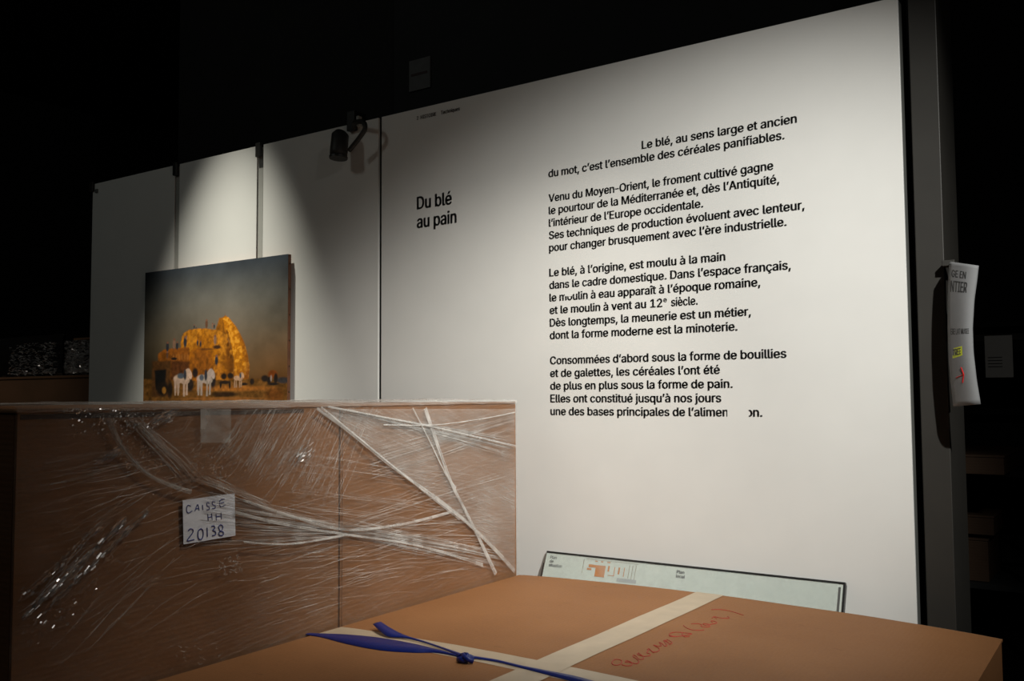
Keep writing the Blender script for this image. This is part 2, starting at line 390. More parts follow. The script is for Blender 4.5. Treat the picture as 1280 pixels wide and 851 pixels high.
# outlines of a bold grotesque alphabet: letter -> (advance, contours), thousandths of the letter size
GLYPHS = {
    ',': (188, '38,-119 68,71 137,71 84,-119', '0,2,1 0,3,2'),
    '-': (330, '275,244 275,188 52,188 52,244', '2,0,3 2,1,0'),
    '.': (188, '95,-4 78,-1 63,9 53,24 50,41 53,59 63,73 78,83 95,87 113,83 128,73 138,59 141,41 138,24 128,9 113,-1', '7,9,8 6,9,7 6,10,9 5,10,6 5,11,10 4,11,5 4,12,11 3,12,4 3,13,12 2,13,3 2,14,13 1,14,2 1,15,14 0,15,1'),
    '1': (453, '76,0 76,55 391,55 391,0 276,509 276,0 212,0 212,448 209,448 86,358 86,427 198,509', '10,4,11 10,8,4 8,7,4 7,5,4 10,9,8 6,5,7 0,2,1 0,3,2'),
    '2': (453, '64,0 64,47 234,229 261,257 282,282 299,305 311,327 318,348 320,371 317,397 308,419 293,436 273,449 250,457 224,460 196,457 172,447 153,433 139,413 130,390 127,362 66,362 71,405 86,442 111,473 143,496 182,511 225,516 268,511 306,497 337,474 361,445 376,411 381,372 378,345 371,318 357,290 336,259 306,223 267,180 153,60 153,57 389,57 389,0', '26,28,27 26,29,28 25,29,26 25,30,29 24,30,25 24,31,30 23,15,24 15,14,24 14,13,24 13,31,24 12,31,13 23,16,15 11,31,12 23,17,16 11,32,31 22,17,23 10,32,11 22,18,17 9,32,10 22,19,18 9,33,32 21,19,22 8,33,9 21,20,19 8,34,33 7,34,8 6,34,7 6,35,34 5,35,6 5,36,35 4,36,5 4,37,36 3,37,4 3,38,37 2,38,3 1,38,2 1,39,38 1,40,39 1,41,40 1,42,41 1,43,42 0,43,1'),
    'A': (480, '16,0 201,509 276,509 463,0 395,0 287,302 276,334 264,372 250,420 232,478 245,478 228,419 213,371 201,333 191,302 85,0 110,142 110,199 370,199 370,142', '0,9,1 9,2,1 9,10,2 10,3,2 0,17,9 17,11,9 11,8,9 11,8,10 8,18,10 18,3,10 7,18,8 17,12,11 6,18,7 17,13,12 5,18,6 17,14,13 17,16,14 16,15,14 4,19,5 19,18,5 0,16,17 16,18,17 16,19,18 19,3,18 0,15,16 4,3,19'),
    'C': (510, '267,-7 205,1 150,25 104,63 70,115 48,179 40,254 48,329 70,393 104,445 150,484 205,508 267,516 305,513 340,504 373,490 402,471 427,447 448,418 463,385 473,348 408,348 401,373 389,395 375,413 357,428 337,440 315,449 292,454 267,456 223,450 184,432 150,403 125,364 109,314 103,254 109,194 125,145 151,105 184,76 223,59 267,53 292,55 315,60 337,69 357,81 375,96 389,114 401,136 408,160 473,160 463,124 448,91 428,62 402,38 373,19 341,5 305,-4', '11,13,12 11,14,13 10,14,11 10,15,14 10,16,15 9,16,10 9,29,16 29,17,16 9,30,29 28,17,29 27,17,28 9,31,30 26,17,27 26,18,17 8,31,9 25,18,26 8,32,31 24,18,25 24,19,18 23,19,24 8,33,32 22,19,23 7,33,8 22,20,19 21,20,22 7,34,33 6,34,7 6,35,34 5,35,6 5,36,35 5,37,36 4,37,5 48,50,49 48,51,50 4,38,37 47,51,48 47,52,51 3,38,4 46,52,47 3,39,38 45,52,46 45,53,52 44,53,45 3,40,39 43,53,44 2,40,3 43,54,53 42,54,43 2,41,40 41,54,42 2,54,41 2,55,54 1,55,2 1,56,55 1,57,56 0,57,1'),
    'D': (502, '60,0 60,509 225,509 294,501 353,478 399,441 433,391 455,329 462,255 455,181 433,119 398,68 351,31 291,8 219,0 125,57 125,452 221,452 275,446 320,428 354,399 379,361 394,312 399,255 394,198 379,149 354,110 318,81 272,63 215,57', '0,1,16,15 1,2,17,16 2,3,18,17 3,4,19,18 4,5,20,19 5,6,21,20 6,7,22,21 7,8,23,22 8,9,24,23 9,10,25,24 10,11,26,25 11,12,27,26 12,13,28,27 13,14,29,28 14,0,15,29'),
    'E': (419, '60,0 60,509 372,509 372,452 125,452 125,286 355,286 355,229 125,229 125,57 375,57 375,0', '0,4,1 4,2,1 4,3,2 0,5,4 0,8,5 8,6,5 8,7,6 0,9,8 0,10,9 0,11,10'),
    'G': (520, '269,-7 205,1 149,25 104,64 69,116 47,179 40,254 47,329 69,393 103,445 149,484 203,508 265,516 304,513 340,504 374,489 403,469 429,445 449,416 465,384 474,349 408,349 399,372 387,393 373,411 356,427 337,439 315,448 291,454 265,456 222,450 183,432 150,404 125,364 109,314 103,254 109,194 125,145 151,105 184,76 224,59 269,53 309,57 345,71 374,93 396,123 410,160 415,202 434,199 283,199 283,256 478,256 478,200 471,141 451,91 419,50 377,19 326,0', '11,13,12 11,14,13 10,14,11 10,15,14 10,16,15 9,16,10 9,29,16 29,17,16 9,30,29 28,17,29 27,17,28 9,31,30 26,17,27 8,31,9 26,18,17 25,18,26 8,32,31 24,18,25 24,19,18 23,19,24 8,33,32 7,33,8 22,19,23 22,20,19 21,20,22 7,34,33 6,34,7 6,35,34 49,51,50 49,47,51 47,52,51 5,35,6 5,36,35 49,46,47 48,52,47 48,53,52 46,48,49 46,53,48 5,37,36 4,37,5 45,53,46 4,38,37 45,54,53 44,54,45 3,38,4 3,39,38 43,54,44 43,55,54 3,40,39 42,55,43 2,40,3 2,41,40 41,55,42 2,55,41 2,56,55 1,56,2 1,57,56 0,57,1'),
    'H': (517, '60,0 60,509 125,509 125,289 392,289 392,509 457,509 457,0 392,0 392,232 125,232 125,0', '0,2,1 0,3,2 4,6,5 4,7,6 0,10,3 10,4,3 10,9,4 9,7,4 0,11,10 8,7,9'),
    'I': (300, '31,0 31,57 118,57 118,452 31,452 31,509 269,509 269,452 183,452 183,57 269,57 269,0', '4,6,5 4,7,6 3,7,4 2,8,3 8,7,3 2,9,8 0,2,1 0,9,2 0,10,9 0,11,10'),
    'L': (393, '60,0 60,509 125,509 125,57 361,57 361,0', '0,2,1 0,3,2 0,4,3 0,5,4'),
    'M': (628, '60,0 60,509 122,509 122,0 506,0 506,509 568,509 568,0 96,509 150,509 340,0 288,0 478,509 532,509 340,0 288,0', '0,1,2,3 4,5,6,7 8,9,10,11 12,13,14,15'),
    'N': (523, '60,0 60,509 136,509 343,183 352,169 363,151 375,130 388,107 401,82 414,55 405,54 402,81 401,108 400,134 399,157 399,178 399,195 399,509 463,509 463,0 387,0 202,290 190,310 177,331 164,354 148,381 130,413 108,452 119,454 121,417 122,384 123,354 124,328 125,307 125,291 125,0', '0,27,1 27,2,1 27,28,2 28,3,2 16,18,17 16,19,18 29,26,28 26,3,28 0,29,27 29,26,27 0,30,29 25,3,26 0,31,30 24,3,25 23,3,24 0,32,31 22,3,23 0,33,32 21,3,22 0,34,33 0,35,34 20,3,21 15,19,16 20,4,3 14,19,15 20,5,4 13,19,14 20,6,5 12,19,13 20,7,6 11,19,12 20,8,7 20,10,8 10,9,8 10,19,11 20,19,10'),
    'O': (533, '267,-7 205,1 150,25 105,63 70,115 48,179 40,254 48,329 70,393 105,445 150,484 205,508 267,516 329,508 384,484 429,445 464,393 486,329 493,254 486,179 464,115 429,63 384,25 329,1 267,53 310,59 349,76 383,105 408,144 425,194 430,254 425,314 408,365 383,404 349,433 310,450 267,456 223,450 184,433 151,404 125,364 109,314 103,254 109,194 125,144 151,105 184,76 223,59', '11,13,12 10,13,11 10,14,13 9,14,10 9,36,14 36,15,14 9,37,36 35,15,36 34,15,35 9,38,37 8,38,9 34,16,15 33,16,34 8,39,38 32,16,33 8,40,39 7,40,8 32,17,16 31,17,32 7,41,40 6,41,7 31,18,17 30,18,31 6,42,41 5,42,6 5,43,42 29,18,30 29,19,18 5,44,43 28,19,29 4,44,5 28,20,19 4,45,44 27,20,28 3,45,4 27,21,20 3,46,45 26,21,27 3,47,46 25,21,26 25,22,21 2,47,3 2,24,47 24,22,25 2,22,24 1,22,2 1,23,22 1,0,23'),
    'P': (445, '60,0 60,509 235,509 289,503 332,487 366,462 390,430 404,391 409,348 404,304 390,265 366,233 332,207 289,191 235,186 109,186 109,242 233,242 269,246 297,256 318,272 333,294 342,319 344,348 342,376 333,402 318,423 297,439 268,449 232,452 125,452 125,0', '0,30,1 30,2,1 30,3,2 30,4,3 30,5,4 30,29,5 29,28,5 28,6,5 0,16,30 16,31,30 27,6,28 26,6,27 26,7,6 25,7,26 24,7,25 24,8,7 23,8,24 22,8,23 22,9,8 21,9,22 21,10,9 20,10,21 19,10,20 19,11,10 18,11,19 17,11,18 0,15,16 31,17,16 31,14,17 14,11,17 14,12,11 14,13,12 0,14,15 0,31,14'),
    'R': (449, '60,0 60,509 236,509 290,504 333,489 367,465 390,433 405,395 409,352 405,309 390,271 367,240 333,217 289,203 236,198 96,198 96,255 234,255 269,258 298,267 319,281 334,300 342,324 345,352 342,380 334,405 319,425 298,440 269,449 233,452 125,452 125,0 353,0 230,229 303,229 428,0', '0,16,1 16,30,1 30,2,1 30,3,2 30,4,3 30,5,4 30,29,5 29,28,5 28,6,5 16,31,30 27,6,28 26,6,27 26,7,6 25,7,26 24,7,25 24,8,7 23,8,24 22,8,23 22,9,8 21,9,22 21,10,9 20,10,21 19,10,20 19,11,10 18,11,19 17,11,18 0,15,16 31,17,16 31,33,17 33,11,17 33,34,11 34,12,11 31,14,33 14,32,33 35,12,34 13,35,12 14,35,13 0,14,15 0,31,14 32,35,14'),
    'S': (447, '224,-9 172,-4 128,9 91,31 64,60 46,96 38,137 104,137 110,110 123,88 142,71 166,59 194,52 224,49 257,52 286,60 311,74 329,92 341,114 346,139 342,161 332,179 316,193 296,205 272,214 245,222 184,239 128,260 86,289 60,326 52,372 58,413 75,448 102,476 138,498 180,511 227,516 275,511 316,498 351,476 377,449 394,415 401,378 337,378 326,412 302,437 267,453 225,459 194,456 167,448 145,435 129,418 118,398 115,376 119,352 131,334 148,319 169,308 191,300 212,293 264,279 287,272 312,264 336,252 359,238 379,220 395,198 405,171 408,139 403,99 386,64 360,34 323,11 278,-4', '35,37,36 34,37,35 34,38,37 33,38,34 33,39,38 33,40,39 32,47,33 47,40,33 32,48,47 46,40,47 32,49,48 45,40,46 45,41,40 31,49,32 31,50,49 44,41,45 31,51,50 31,52,51 44,42,41 30,52,31 43,42,44 30,53,52 30,54,53 29,54,30 29,55,54 29,56,55 28,56,29 28,57,56 28,58,57 28,59,58 28,60,59 27,60,28 27,61,60 27,62,61 27,63,62 26,63,27 26,64,63 25,64,26 25,65,64 24,65,25 24,66,65 23,66,24 22,66,23 22,67,66 21,67,22 20,67,21 20,68,67 19,68,20 18,68,19 18,69,68 5,7,6 5,8,7 17,69,18 5,9,8 17,70,69 4,9,5 16,70,17 4,10,9 15,70,16 4,11,10 15,71,70 14,71,15 3,11,4 3,12,11 13,71,14 3,13,12 3,71,13 3,72,71 2,72,3 2,73,72 1,73,2 1,0,73'),
    'T': (449, '32,452 32,509 417,509 417,452 257,452 257,0 193,0 193,452', '0,2,1 0,3,2 7,3,0 6,4,7 4,3,7 6,5,4'),
    'U': (517, '259,-8 203,-2 154,15 114,43 85,80 66,124 60,173 60,509 124,509 124,178 128,144 141,113 160,87 187,68 220,56 259,52 298,56 331,68 357,87 377,113 389,144 393,178 393,509 457,509 457,173 451,124 433,80 403,43 363,15 315,-2', '6,8,7 6,9,8 21,23,22 21,24,23 6,10,9 20,24,21 5,10,6 20,25,24 5,11,10 19,25,20 19,26,25 4,11,5 4,12,11 18,26,19 4,13,12 17,26,18 3,13,4 17,27,26 3,14,13 16,27,17 3,15,14 15,27,16 3,27,15 2,27,3 2,28,27 1,28,2 1,29,28 0,29,1'),
    'V': (480, '204,0 16,509 84,509 192,206 203,176 215,137 230,89 248,31 235,31 252,90 267,138 279,176 290,206 395,509 463,509 278,0', '0,2,1 0,3,2 12,14,13 12,15,14 0,4,3 11,15,12 10,15,11 0,5,4 9,15,10 0,6,5 8,7,9 7,15,9 0,7,6 0,15,7'),
    'a': (389, '160,-9 126,-5 94,5 68,22 48,45 35,73 30,108 34,138 43,161 58,179 78,193 100,203 125,211 152,216 178,220 209,224 234,227 252,230 265,235 273,243 276,255 276,257 273,279 267,297 256,311 240,322 220,329 196,331 171,329 149,322 132,313 118,301 107,288 100,274 41,291 57,322 79,346 104,364 133,375 163,382 194,384 215,383 239,379 263,372 286,360 306,343 322,320 333,290 337,251 337,0 277,0 277,52 272,52 264,38 252,25 236,12 215,1 190,-6 170,45 202,49 228,59 248,74 263,93 272,115 276,138 276,190 270,186 259,182 246,179 231,176 216,173 200,171 186,169 175,168 154,164 134,159 117,150 103,139 95,124 92,105 94,87 102,72 114,61 130,52 149,47', '39,41,40 39,42,41 38,42,39 38,43,42 37,43,38 37,44,43 36,44,37 36,45,44 35,45,36 35,27,45 27,46,45 35,28,27 26,46,27 35,29,28 25,46,26 35,30,29 34,30,35 24,46,25 24,47,46 34,31,30 23,47,24 34,32,31 22,47,23 33,32,34 22,48,47 21,48,22 20,48,21 19,48,20 19,49,48 18,49,19 17,65,18 65,49,18 16,65,17 15,65,16 14,65,15 13,65,14 12,65,13 11,65,12 10,65,11 9,65,10 9,66,65 64,49,65 9,67,66 9,68,67 8,68,9 8,69,68 8,70,69 8,71,70 8,72,71 8,73,72 8,74,73 8,75,74 7,75,8 7,76,75 7,77,76 7,78,77 63,49,64 6,78,7 6,79,78 62,49,63 5,79,6 5,80,79 61,51,62 51,49,62 5,81,80 60,51,61 4,81,5 4,82,81 4,83,82 59,52,60 52,51,60 4,84,83 59,53,52 50,49,51 58,53,59 4,58,84 4,53,58 3,53,4 3,54,53 3,55,54 2,55,3 2,56,55 1,56,2 1,57,56 0,57,1'),
    'b': (424, '229,-8 198,-5 172,4 153,17 138,31 127,46 118,59 112,59 112,0 53,0 53,509 114,509 114,319 118,319 127,331 137,346 152,360 171,373 197,381 229,384 274,378 313,361 345,332 370,293 385,245 390,189 385,133 370,84 346,45 313,16 274,-2 220,47 253,51 279,66 301,88 316,117 325,151 328,189 325,227 316,261 301,290 280,311 253,325 220,330 188,325 161,312 140,291 125,263 116,229 113,189 116,150 125,115 140,86 162,65 188,51', '9,11,10 9,12,11 18,20,19 17,20,18 17,21,20 16,21,17 16,22,21 15,22,16 14,22,15 14,43,22 43,42,22 42,23,22 13,43,14 13,44,43 13,45,44 41,23,42 9,13,12 9,47,13 47,46,13 46,45,13 40,23,41 40,24,23 39,24,40 9,48,47 38,24,39 38,25,24 9,49,48 37,25,38 9,50,49 36,25,37 36,26,25 35,26,36 9,51,50 35,27,26 34,27,35 9,7,51 7,52,51 33,27,34 7,53,52 33,28,27 32,28,33 7,6,53 6,54,53 9,8,7 5,54,6 31,28,32 5,31,54 5,28,31 4,28,5 4,29,28 3,29,4 2,29,3 2,30,29 1,30,2 1,0,30'),
    'c': (396, '207,-8 159,-2 117,16 82,46 56,85 40,133 34,187 40,243 56,291 82,330 117,360 159,378 207,384 234,383 260,377 284,368 305,356 324,341 340,322 353,301 362,277 303,262 298,276 290,289 281,301 270,311 257,319 242,325 226,329 207,330 173,325 145,310 124,287 108,258 99,224 96,187 99,151 108,117 124,89 145,66 173,51 207,46 226,48 243,52 258,58 271,66 282,76 292,89 299,102 304,117 363,102 354,78 341,56 325,37 306,21 285,9 261,-1 235,-6', '11,13,12 11,14,13 10,14,11 10,15,14 10,16,15 9,16,10 9,17,16 9,29,17 29,18,17 8,30,9 30,29,9 28,18,29 27,18,28 8,31,30 26,18,27 26,19,18 25,19,26 24,19,25 8,32,31 23,19,24 23,20,19 7,32,8 22,20,23 7,33,32 22,21,20 7,34,33 6,34,7 6,35,34 5,35,6 5,36,35 5,37,36 4,37,5 4,38,37 48,50,49 48,51,50 47,51,48 46,51,47 4,39,38 3,39,4 46,52,51 45,52,46 44,52,45 3,40,39 43,52,44 43,53,52 42,53,43 3,41,40 41,53,42 3,53,41 2,53,3 2,54,53 2,55,54 1,55,2 1,56,55 1,57,56 0,57,1'),
    'd': (424, '195,-8 151,-2 111,16 79,45 55,84 39,133 34,189 39,245 55,293 79,332 112,361 151,378 196,384 228,381 253,373 272,360 287,346 298,331 306,319 311,319 311,509 372,509 372,0 313,0 313,59 307,59 298,46 287,31 272,17 252,4 227,-5 205,47 236,51 263,65 284,86 299,115 309,150 312,189 309,229 300,263 284,291 263,312 237,325 205,330 172,325 145,311 124,290 108,261 99,227 96,189 99,151 109,117 124,88 145,66 172,51', '19,21,20 19,22,21 11,13,12 11,14,13 10,14,11 10,15,14 9,15,10 9,16,15 9,17,16 8,44,9 44,43,9 43,17,9 43,18,17 42,18,43 41,18,42 8,45,44 41,19,18 41,40,19 40,39,19 39,22,19 8,46,45 7,46,8 7,47,46 38,22,39 7,48,47 6,48,7 37,22,38 6,49,48 6,50,49 36,22,37 5,50,6 5,51,50 35,22,36 4,51,5 4,52,51 34,24,35 24,22,35 4,53,52 33,24,34 3,53,4 3,54,53 32,25,33 25,24,33 32,26,25 23,22,24 3,31,54 31,26,32 3,26,31 3,27,26 2,27,3 2,28,27 2,29,28 1,29,2 1,30,29 0,30,1'),
    'e': (404, '212,-8 161,-2 117,16 82,46 56,85 40,132 34,187 39,242 55,290 81,329 115,359 157,378 205,384 236,382 266,374 294,361 319,341 341,315 357,282 368,242 371,194 371,169 75,169 75,221 338,221 310,202 307,237 298,269 283,294 263,314 237,326 205,330 173,326 146,313 125,294 109,270 99,241 96,211 96,178 100,139 110,106 128,80 151,61 179,50 212,46 234,48 254,53 271,61 285,73 297,88 306,105 365,91 353,63 335,39 311,19 283,4 249,-5', '11,13,12 11,14,13 10,14,11 10,15,14 10,16,15 9,16,10 9,31,16 31,17,16 9,32,31 30,17,31 8,32,9 29,17,30 8,33,32 29,18,17 28,18,29 8,34,33 27,18,28 8,35,34 7,35,8 27,19,18 7,36,35 26,19,27 26,24,19 24,20,19 6,23,7 23,36,7 23,37,36 25,24,26 6,22,23 37,24,23 37,20,24 38,20,37 38,21,20 5,22,6 39,21,38 5,21,22 5,39,21 5,40,39 4,40,5 4,41,40 49,51,50 49,52,51 48,52,49 3,41,4 3,42,41 47,52,48 47,53,52 3,43,42 46,53,47 45,53,46 3,44,43 44,53,45 3,53,44 2,53,3 2,54,53 2,55,54 1,55,2 1,56,55 0,56,1'),
    'f': (254, '228,379 228,327 6,327 6,379 81,0 81,432 84,461 96,486 113,505 135,519 161,527 187,530 207,529 222,527 234,524 243,521 227,468 222,470 215,472 206,473 195,474 171,470 154,460 145,443 142,419 142,0', '10,12,11 10,13,12 9,13,10 9,14,13 9,15,14 9,16,15 8,17,9 17,16,9 7,19,8 19,18,8 18,17,8 6,20,7 20,19,7 6,21,20 6,22,21 5,22,6 5,23,22 5,24,23 4,24,5 4,25,24 2,0,3 2,1,0'),
    'g': (425, '207,-151 168,-148 134,-140 105,-127 82,-110 64,-91 51,-69 101,-41 110,-53 122,-66 136,-78 154,-88 178,-95 207,-97 249,-92 282,-75 304,-47 311,-6 311,68 306,68 298,56 287,41 272,28 252,16 227,8 195,5 152,10 113,27 80,53 55,90 39,136 34,191 39,246 55,293 80,332 112,361 152,378 196,384 228,382 253,373 273,360 288,346 299,331 308,319 313,319 313,379 372,379 372,-9 367,-54 350,-90 324,-117 291,-136 251,-147 205,59 237,63 264,75 285,95 300,121 309,154 312,193 309,231 300,264 285,291 264,312 237,325 205,330 172,325 145,312 124,290 109,262 99,229 96,193 99,155 109,123 124,96 145,76 172,63', '36,38,37 36,39,38 44,46,45 44,47,46 35,39,36 35,40,39 34,40,35 34,41,40 34,42,41 33,66,34 66,65,34 65,42,34 65,43,42 64,43,65 63,43,64 33,67,66 63,44,43 63,62,44 62,61,44 61,60,44 60,47,44 33,68,67 32,68,33 32,69,68 32,70,69 31,70,32 59,47,60 31,71,70 31,72,71 58,47,59 30,72,31 30,73,72 57,47,58 29,73,30 29,74,73 56,18,57 18,47,57 29,75,74 55,18,56 28,75,29 28,76,75 54,19,55 19,18,55 54,20,19 17,47,18 28,53,76 53,20,54 28,20,53 28,21,20 27,21,28 27,22,21 27,23,22 26,23,27 26,24,23 25,24,26 16,47,17 16,48,47 6,8,7 15,48,16 6,9,8 15,49,48 6,10,9 5,10,6 14,49,15 5,11,10 5,12,11 14,50,49 4,12,5 13,50,14 4,13,12 4,50,13 3,50,4 3,51,50 2,51,3 2,52,51 1,52,2 1,0,52'),
    'h': (410, '114,227 114,0 53,0 53,509 114,509 114,287 102,287 124,332 152,362 187,379 227,384 264,380 295,369 321,349 341,321 353,285 357,240 357,0 296,0 296,235 290,275 273,304 246,323 210,329 184,326 161,317 141,303 126,283 117,257', '2,4,3 2,6,4 6,5,4 9,11,10 9,12,11 8,12,9 8,13,12 7,13,8 7,23,13 23,14,13 6,25,7 25,24,7 24,23,7 22,14,23 21,14,22 21,15,14 6,26,25 20,15,21 6,27,26 2,28,6 28,27,6 20,16,15 19,16,20 2,0,28 19,17,16 18,17,19 2,1,0'),
    'i': (167, '84,443 67,446 54,455 44,468 41,483 44,499 54,512 67,521 84,524 100,521 114,512 123,499 126,483 123,468 114,455 100,446 53,0 53,379 114,379 114,0', '16,18,17 16,19,18 7,9,8 6,9,7 6,10,9 5,10,6 5,11,10 4,11,5 4,12,11 3,12,4 3,13,12 2,13,3 2,14,13 1,14,2 1,15,14 0,15,1'),
    'j': (167, '83,443 67,446 53,455 44,468 41,483 44,499 53,512 67,521 83,524 100,521 114,512 123,499 126,483 123,468 114,455 100,446 53,379 114,379 114,-30 111,-63 102,-90 86,-113 65,-129 37,-139 4,-143 -10,-143 -10,-87 2,-87 25,-83 40,-72 50,-54 53,-29', '31,17,16 31,18,17 30,18,31 30,19,18 29,19,30 29,20,19 28,20,29 27,20,28 25,27,26 25,20,27 25,21,20 25,22,21 25,23,22 25,24,23 7,9,8 6,9,7 6,10,9 5,10,6 5,11,10 4,11,5 4,12,11 3,12,4 3,13,12 2,13,3 2,14,13 1,14,2 1,15,14 0,15,1'),
    'l': (189, '139,-2 101,3 74,20 58,47 53,84 53,509 114,509 114,99 115,77 120,62 130,54 146,52 154,52 160,53 165,53 170,54 181,3 172,1 162,-1 151,-2', '4,6,5 4,7,6 4,8,7 3,8,4 3,9,8 3,10,9 3,11,10 14,16,15 13,16,14 12,16,13 11,16,12 3,16,11 2,16,3 1,16,2 0,16,1 0,17,16 0,18,17 0,19,18'),
    'm': (610, '53,0 53,379 112,379 112,295 108,295 118,323 132,346 151,363 172,376 195,384 219,386 257,380 287,361 309,331 321,295 312,295 322,321 337,343 357,361 381,375 407,383 437,386 468,383 497,372 522,354 541,328 553,296 557,255 557,0 496,0 496,254 490,289 473,313 447,326 419,330 395,328 374,320 358,307 345,290 338,270 335,247 335,0 274,0 274,260 269,288 253,311 229,326 199,330 178,328 158,320 140,307 126,289 117,266 114,238 114,0', '9,11,10 20,22,21 8,11,9 19,22,20 19,23,22 8,12,11 0,2,1 0,4,2 4,3,2 7,12,8 18,23,19 18,24,23 6,12,7 17,24,18 6,13,12 17,25,24 5,47,6 47,13,6 16,34,17 34,25,17 47,46,13 46,14,13 5,48,47 16,35,34 33,25,34 33,26,25 5,49,48 16,36,35 32,26,33 45,14,46 4,49,5 15,36,16 4,50,49 15,37,36 31,26,32 44,15,45 15,14,45 4,51,50 15,38,37 31,27,26 0,52,4 52,51,4 44,38,15 44,39,38 30,27,31 43,39,44 43,40,39 0,53,52 42,40,43 30,28,27 29,28,30 42,41,40 0,54,53'),
    'n': (410, '114,227 114,0 53,0 53,379 112,379 112,287 102,287 124,332 152,362 187,379 227,384 264,380 295,369 321,349 341,321 353,285 357,240 357,0 296,0 296,235 290,275 273,304 246,323 210,329 184,326 161,317 141,303 126,283 117,257', '9,11,10 9,12,11 2,4,3 2,6,4 6,5,4 8,12,9 8,13,12 7,13,8 7,23,13 23,14,13 6,25,7 25,24,7 24,23,7 22,14,23 21,14,22 21,15,14 6,26,25 20,15,21 6,27,26 2,28,6 28,27,6 20,16,15 19,16,20 2,0,28 19,17,16 18,17,19 2,1,0'),
    'o': (415, '207,-8 159,-2 117,16 82,46 56,85 40,133 34,187 40,243 56,291 82,330 117,360 159,378 207,384 256,378 299,360 333,330 359,291 376,243 381,187 376,133 359,85 333,46 299,16 256,-2 207,46 242,51 270,66 292,89 307,117 316,151 319,187 316,224 307,258 292,287 270,310 242,325 207,330 173,325 145,310 124,287 108,258 99,224 96,187 99,151 108,117 124,89 145,66 173,51', '11,13,12 10,13,11 10,14,13 9,14,10 9,15,14 8,37,9 37,36,9 36,15,9 36,35,15 35,16,15 8,38,37 34,16,35 8,39,38 33,16,34 7,39,8 33,17,16 7,40,39 32,17,33 7,41,40 31,17,32 6,41,7 31,18,17 6,42,41 30,18,31 5,42,6 5,43,42 29,18,30 29,19,18 5,44,43 28,19,29 28,20,19 4,44,5 4,45,44 27,20,28 4,46,45 26,20,27 3,46,4 26,21,20 3,47,46 25,21,26 3,24,47 24,21,25 3,21,24 2,21,3 2,22,21 1,22,2 1,23,22 0,23,1'),
    'p': (424, '53,-143 53,379 112,379 112,319 118,319 126,331 137,346 152,360 171,373 197,381 229,384 274,378 313,361 345,332 370,293 385,245 390,189 385,133 370,84 346,45 313,16 274,-2 229,-8 198,-5 173,4 153,17 138,31 127,46 118,59 114,59 114,-143 220,47 253,51 279,66 301,88 316,117 325,151 328,189 325,227 316,261 301,290 280,311 253,325 220,330 188,325 161,312 140,291 125,263 116,229 113,189 116,150 125,115 140,86 162,65 188,51', '9,11,10 8,11,9 0,2,1 0,3,2 8,12,11 7,12,8 7,13,12 6,13,7 5,13,6 5,43,13 43,42,13 42,14,13 4,43,5 4,44,43 4,45,44 41,14,42 0,4,3 0,48,4 48,47,4 47,46,4 46,45,4 40,14,41 40,15,14 39,15,40 38,15,39 38,16,15 0,49,48 37,16,38 0,50,49 36,16,37 36,17,16 35,17,36 0,51,50 35,18,17 34,18,35 0,29,51 29,52,51 33,18,34 29,53,52 33,19,18 32,19,33 29,28,53 28,54,53 0,30,29 27,54,28 31,19,32 27,31,54 27,19,31 26,19,27 26,20,19 25,20,26 24,20,25 24,21,20 23,21,24 23,22,21'),
    'q': (424, '372,-143 311,-143 311,59 306,59 298,46 287,31 272,17 252,4 227,-5 195,-8 151,-2 111,16 79,45 55,84 39,133 34,189 39,245 55,293 79,332 112,361 151,378 196,384 228,381 253,373 272,360 287,346 298,331 307,319 313,319 313,379 372,379 205,47 236,51 263,65 284,86 299,115 309,150 312,189 309,229 300,263 284,291 263,312 237,325 205,330 172,325 145,311 124,290 108,261 99,227 96,189 99,151 109,117 124,88 145,66 172,51', '20,22,21 20,23,22 28,30,29 28,0,30 19,23,20 19,24,23 18,24,19 18,25,24 18,26,25 17,44,18 44,43,18 43,26,18 43,27,26 42,27,43 41,27,42 17,45,44 41,28,27 41,40,28 40,39,28 39,38,28 38,0,28 17,46,45 16,46,17 16,47,46 16,48,47 15,48,16 37,0,38 15,49,48 15,50,49 36,0,37 14,50,15 14,51,50 35,0,36 13,51,14 13,52,51 34,2,35 2,0,35 13,53,52 33,2,34 12,53,13 12,54,53 32,3,33 3,2,33 32,4,3 1,0,2 12,31,54 31,4,32 12,4,31 12,5,4 11,5,12 11,6,5 11,7,6 10,7,11 10,8,7 9,8,10'),
    'r': (259, '53,0 53,379 112,379 112,321 115,321 130,347 152,367 181,380 213,385 221,385 229,384 237,384 243,384 243,322 239,323 230,324 219,325 207,326 182,323 159,315 140,301 126,284 117,262 114,237 114,0', '7,9,8 7,10,9 7,11,10 7,12,11 7,13,12 6,13,7 0,2,1 0,3,2 5,13,6 4,17,5 17,16,5 16,15,5 15,14,5 14,13,5 4,18,17 4,19,18 0,4,3 0,22,4 22,21,4 21,20,4 20,19,4 0,23,22 0,24,23'),
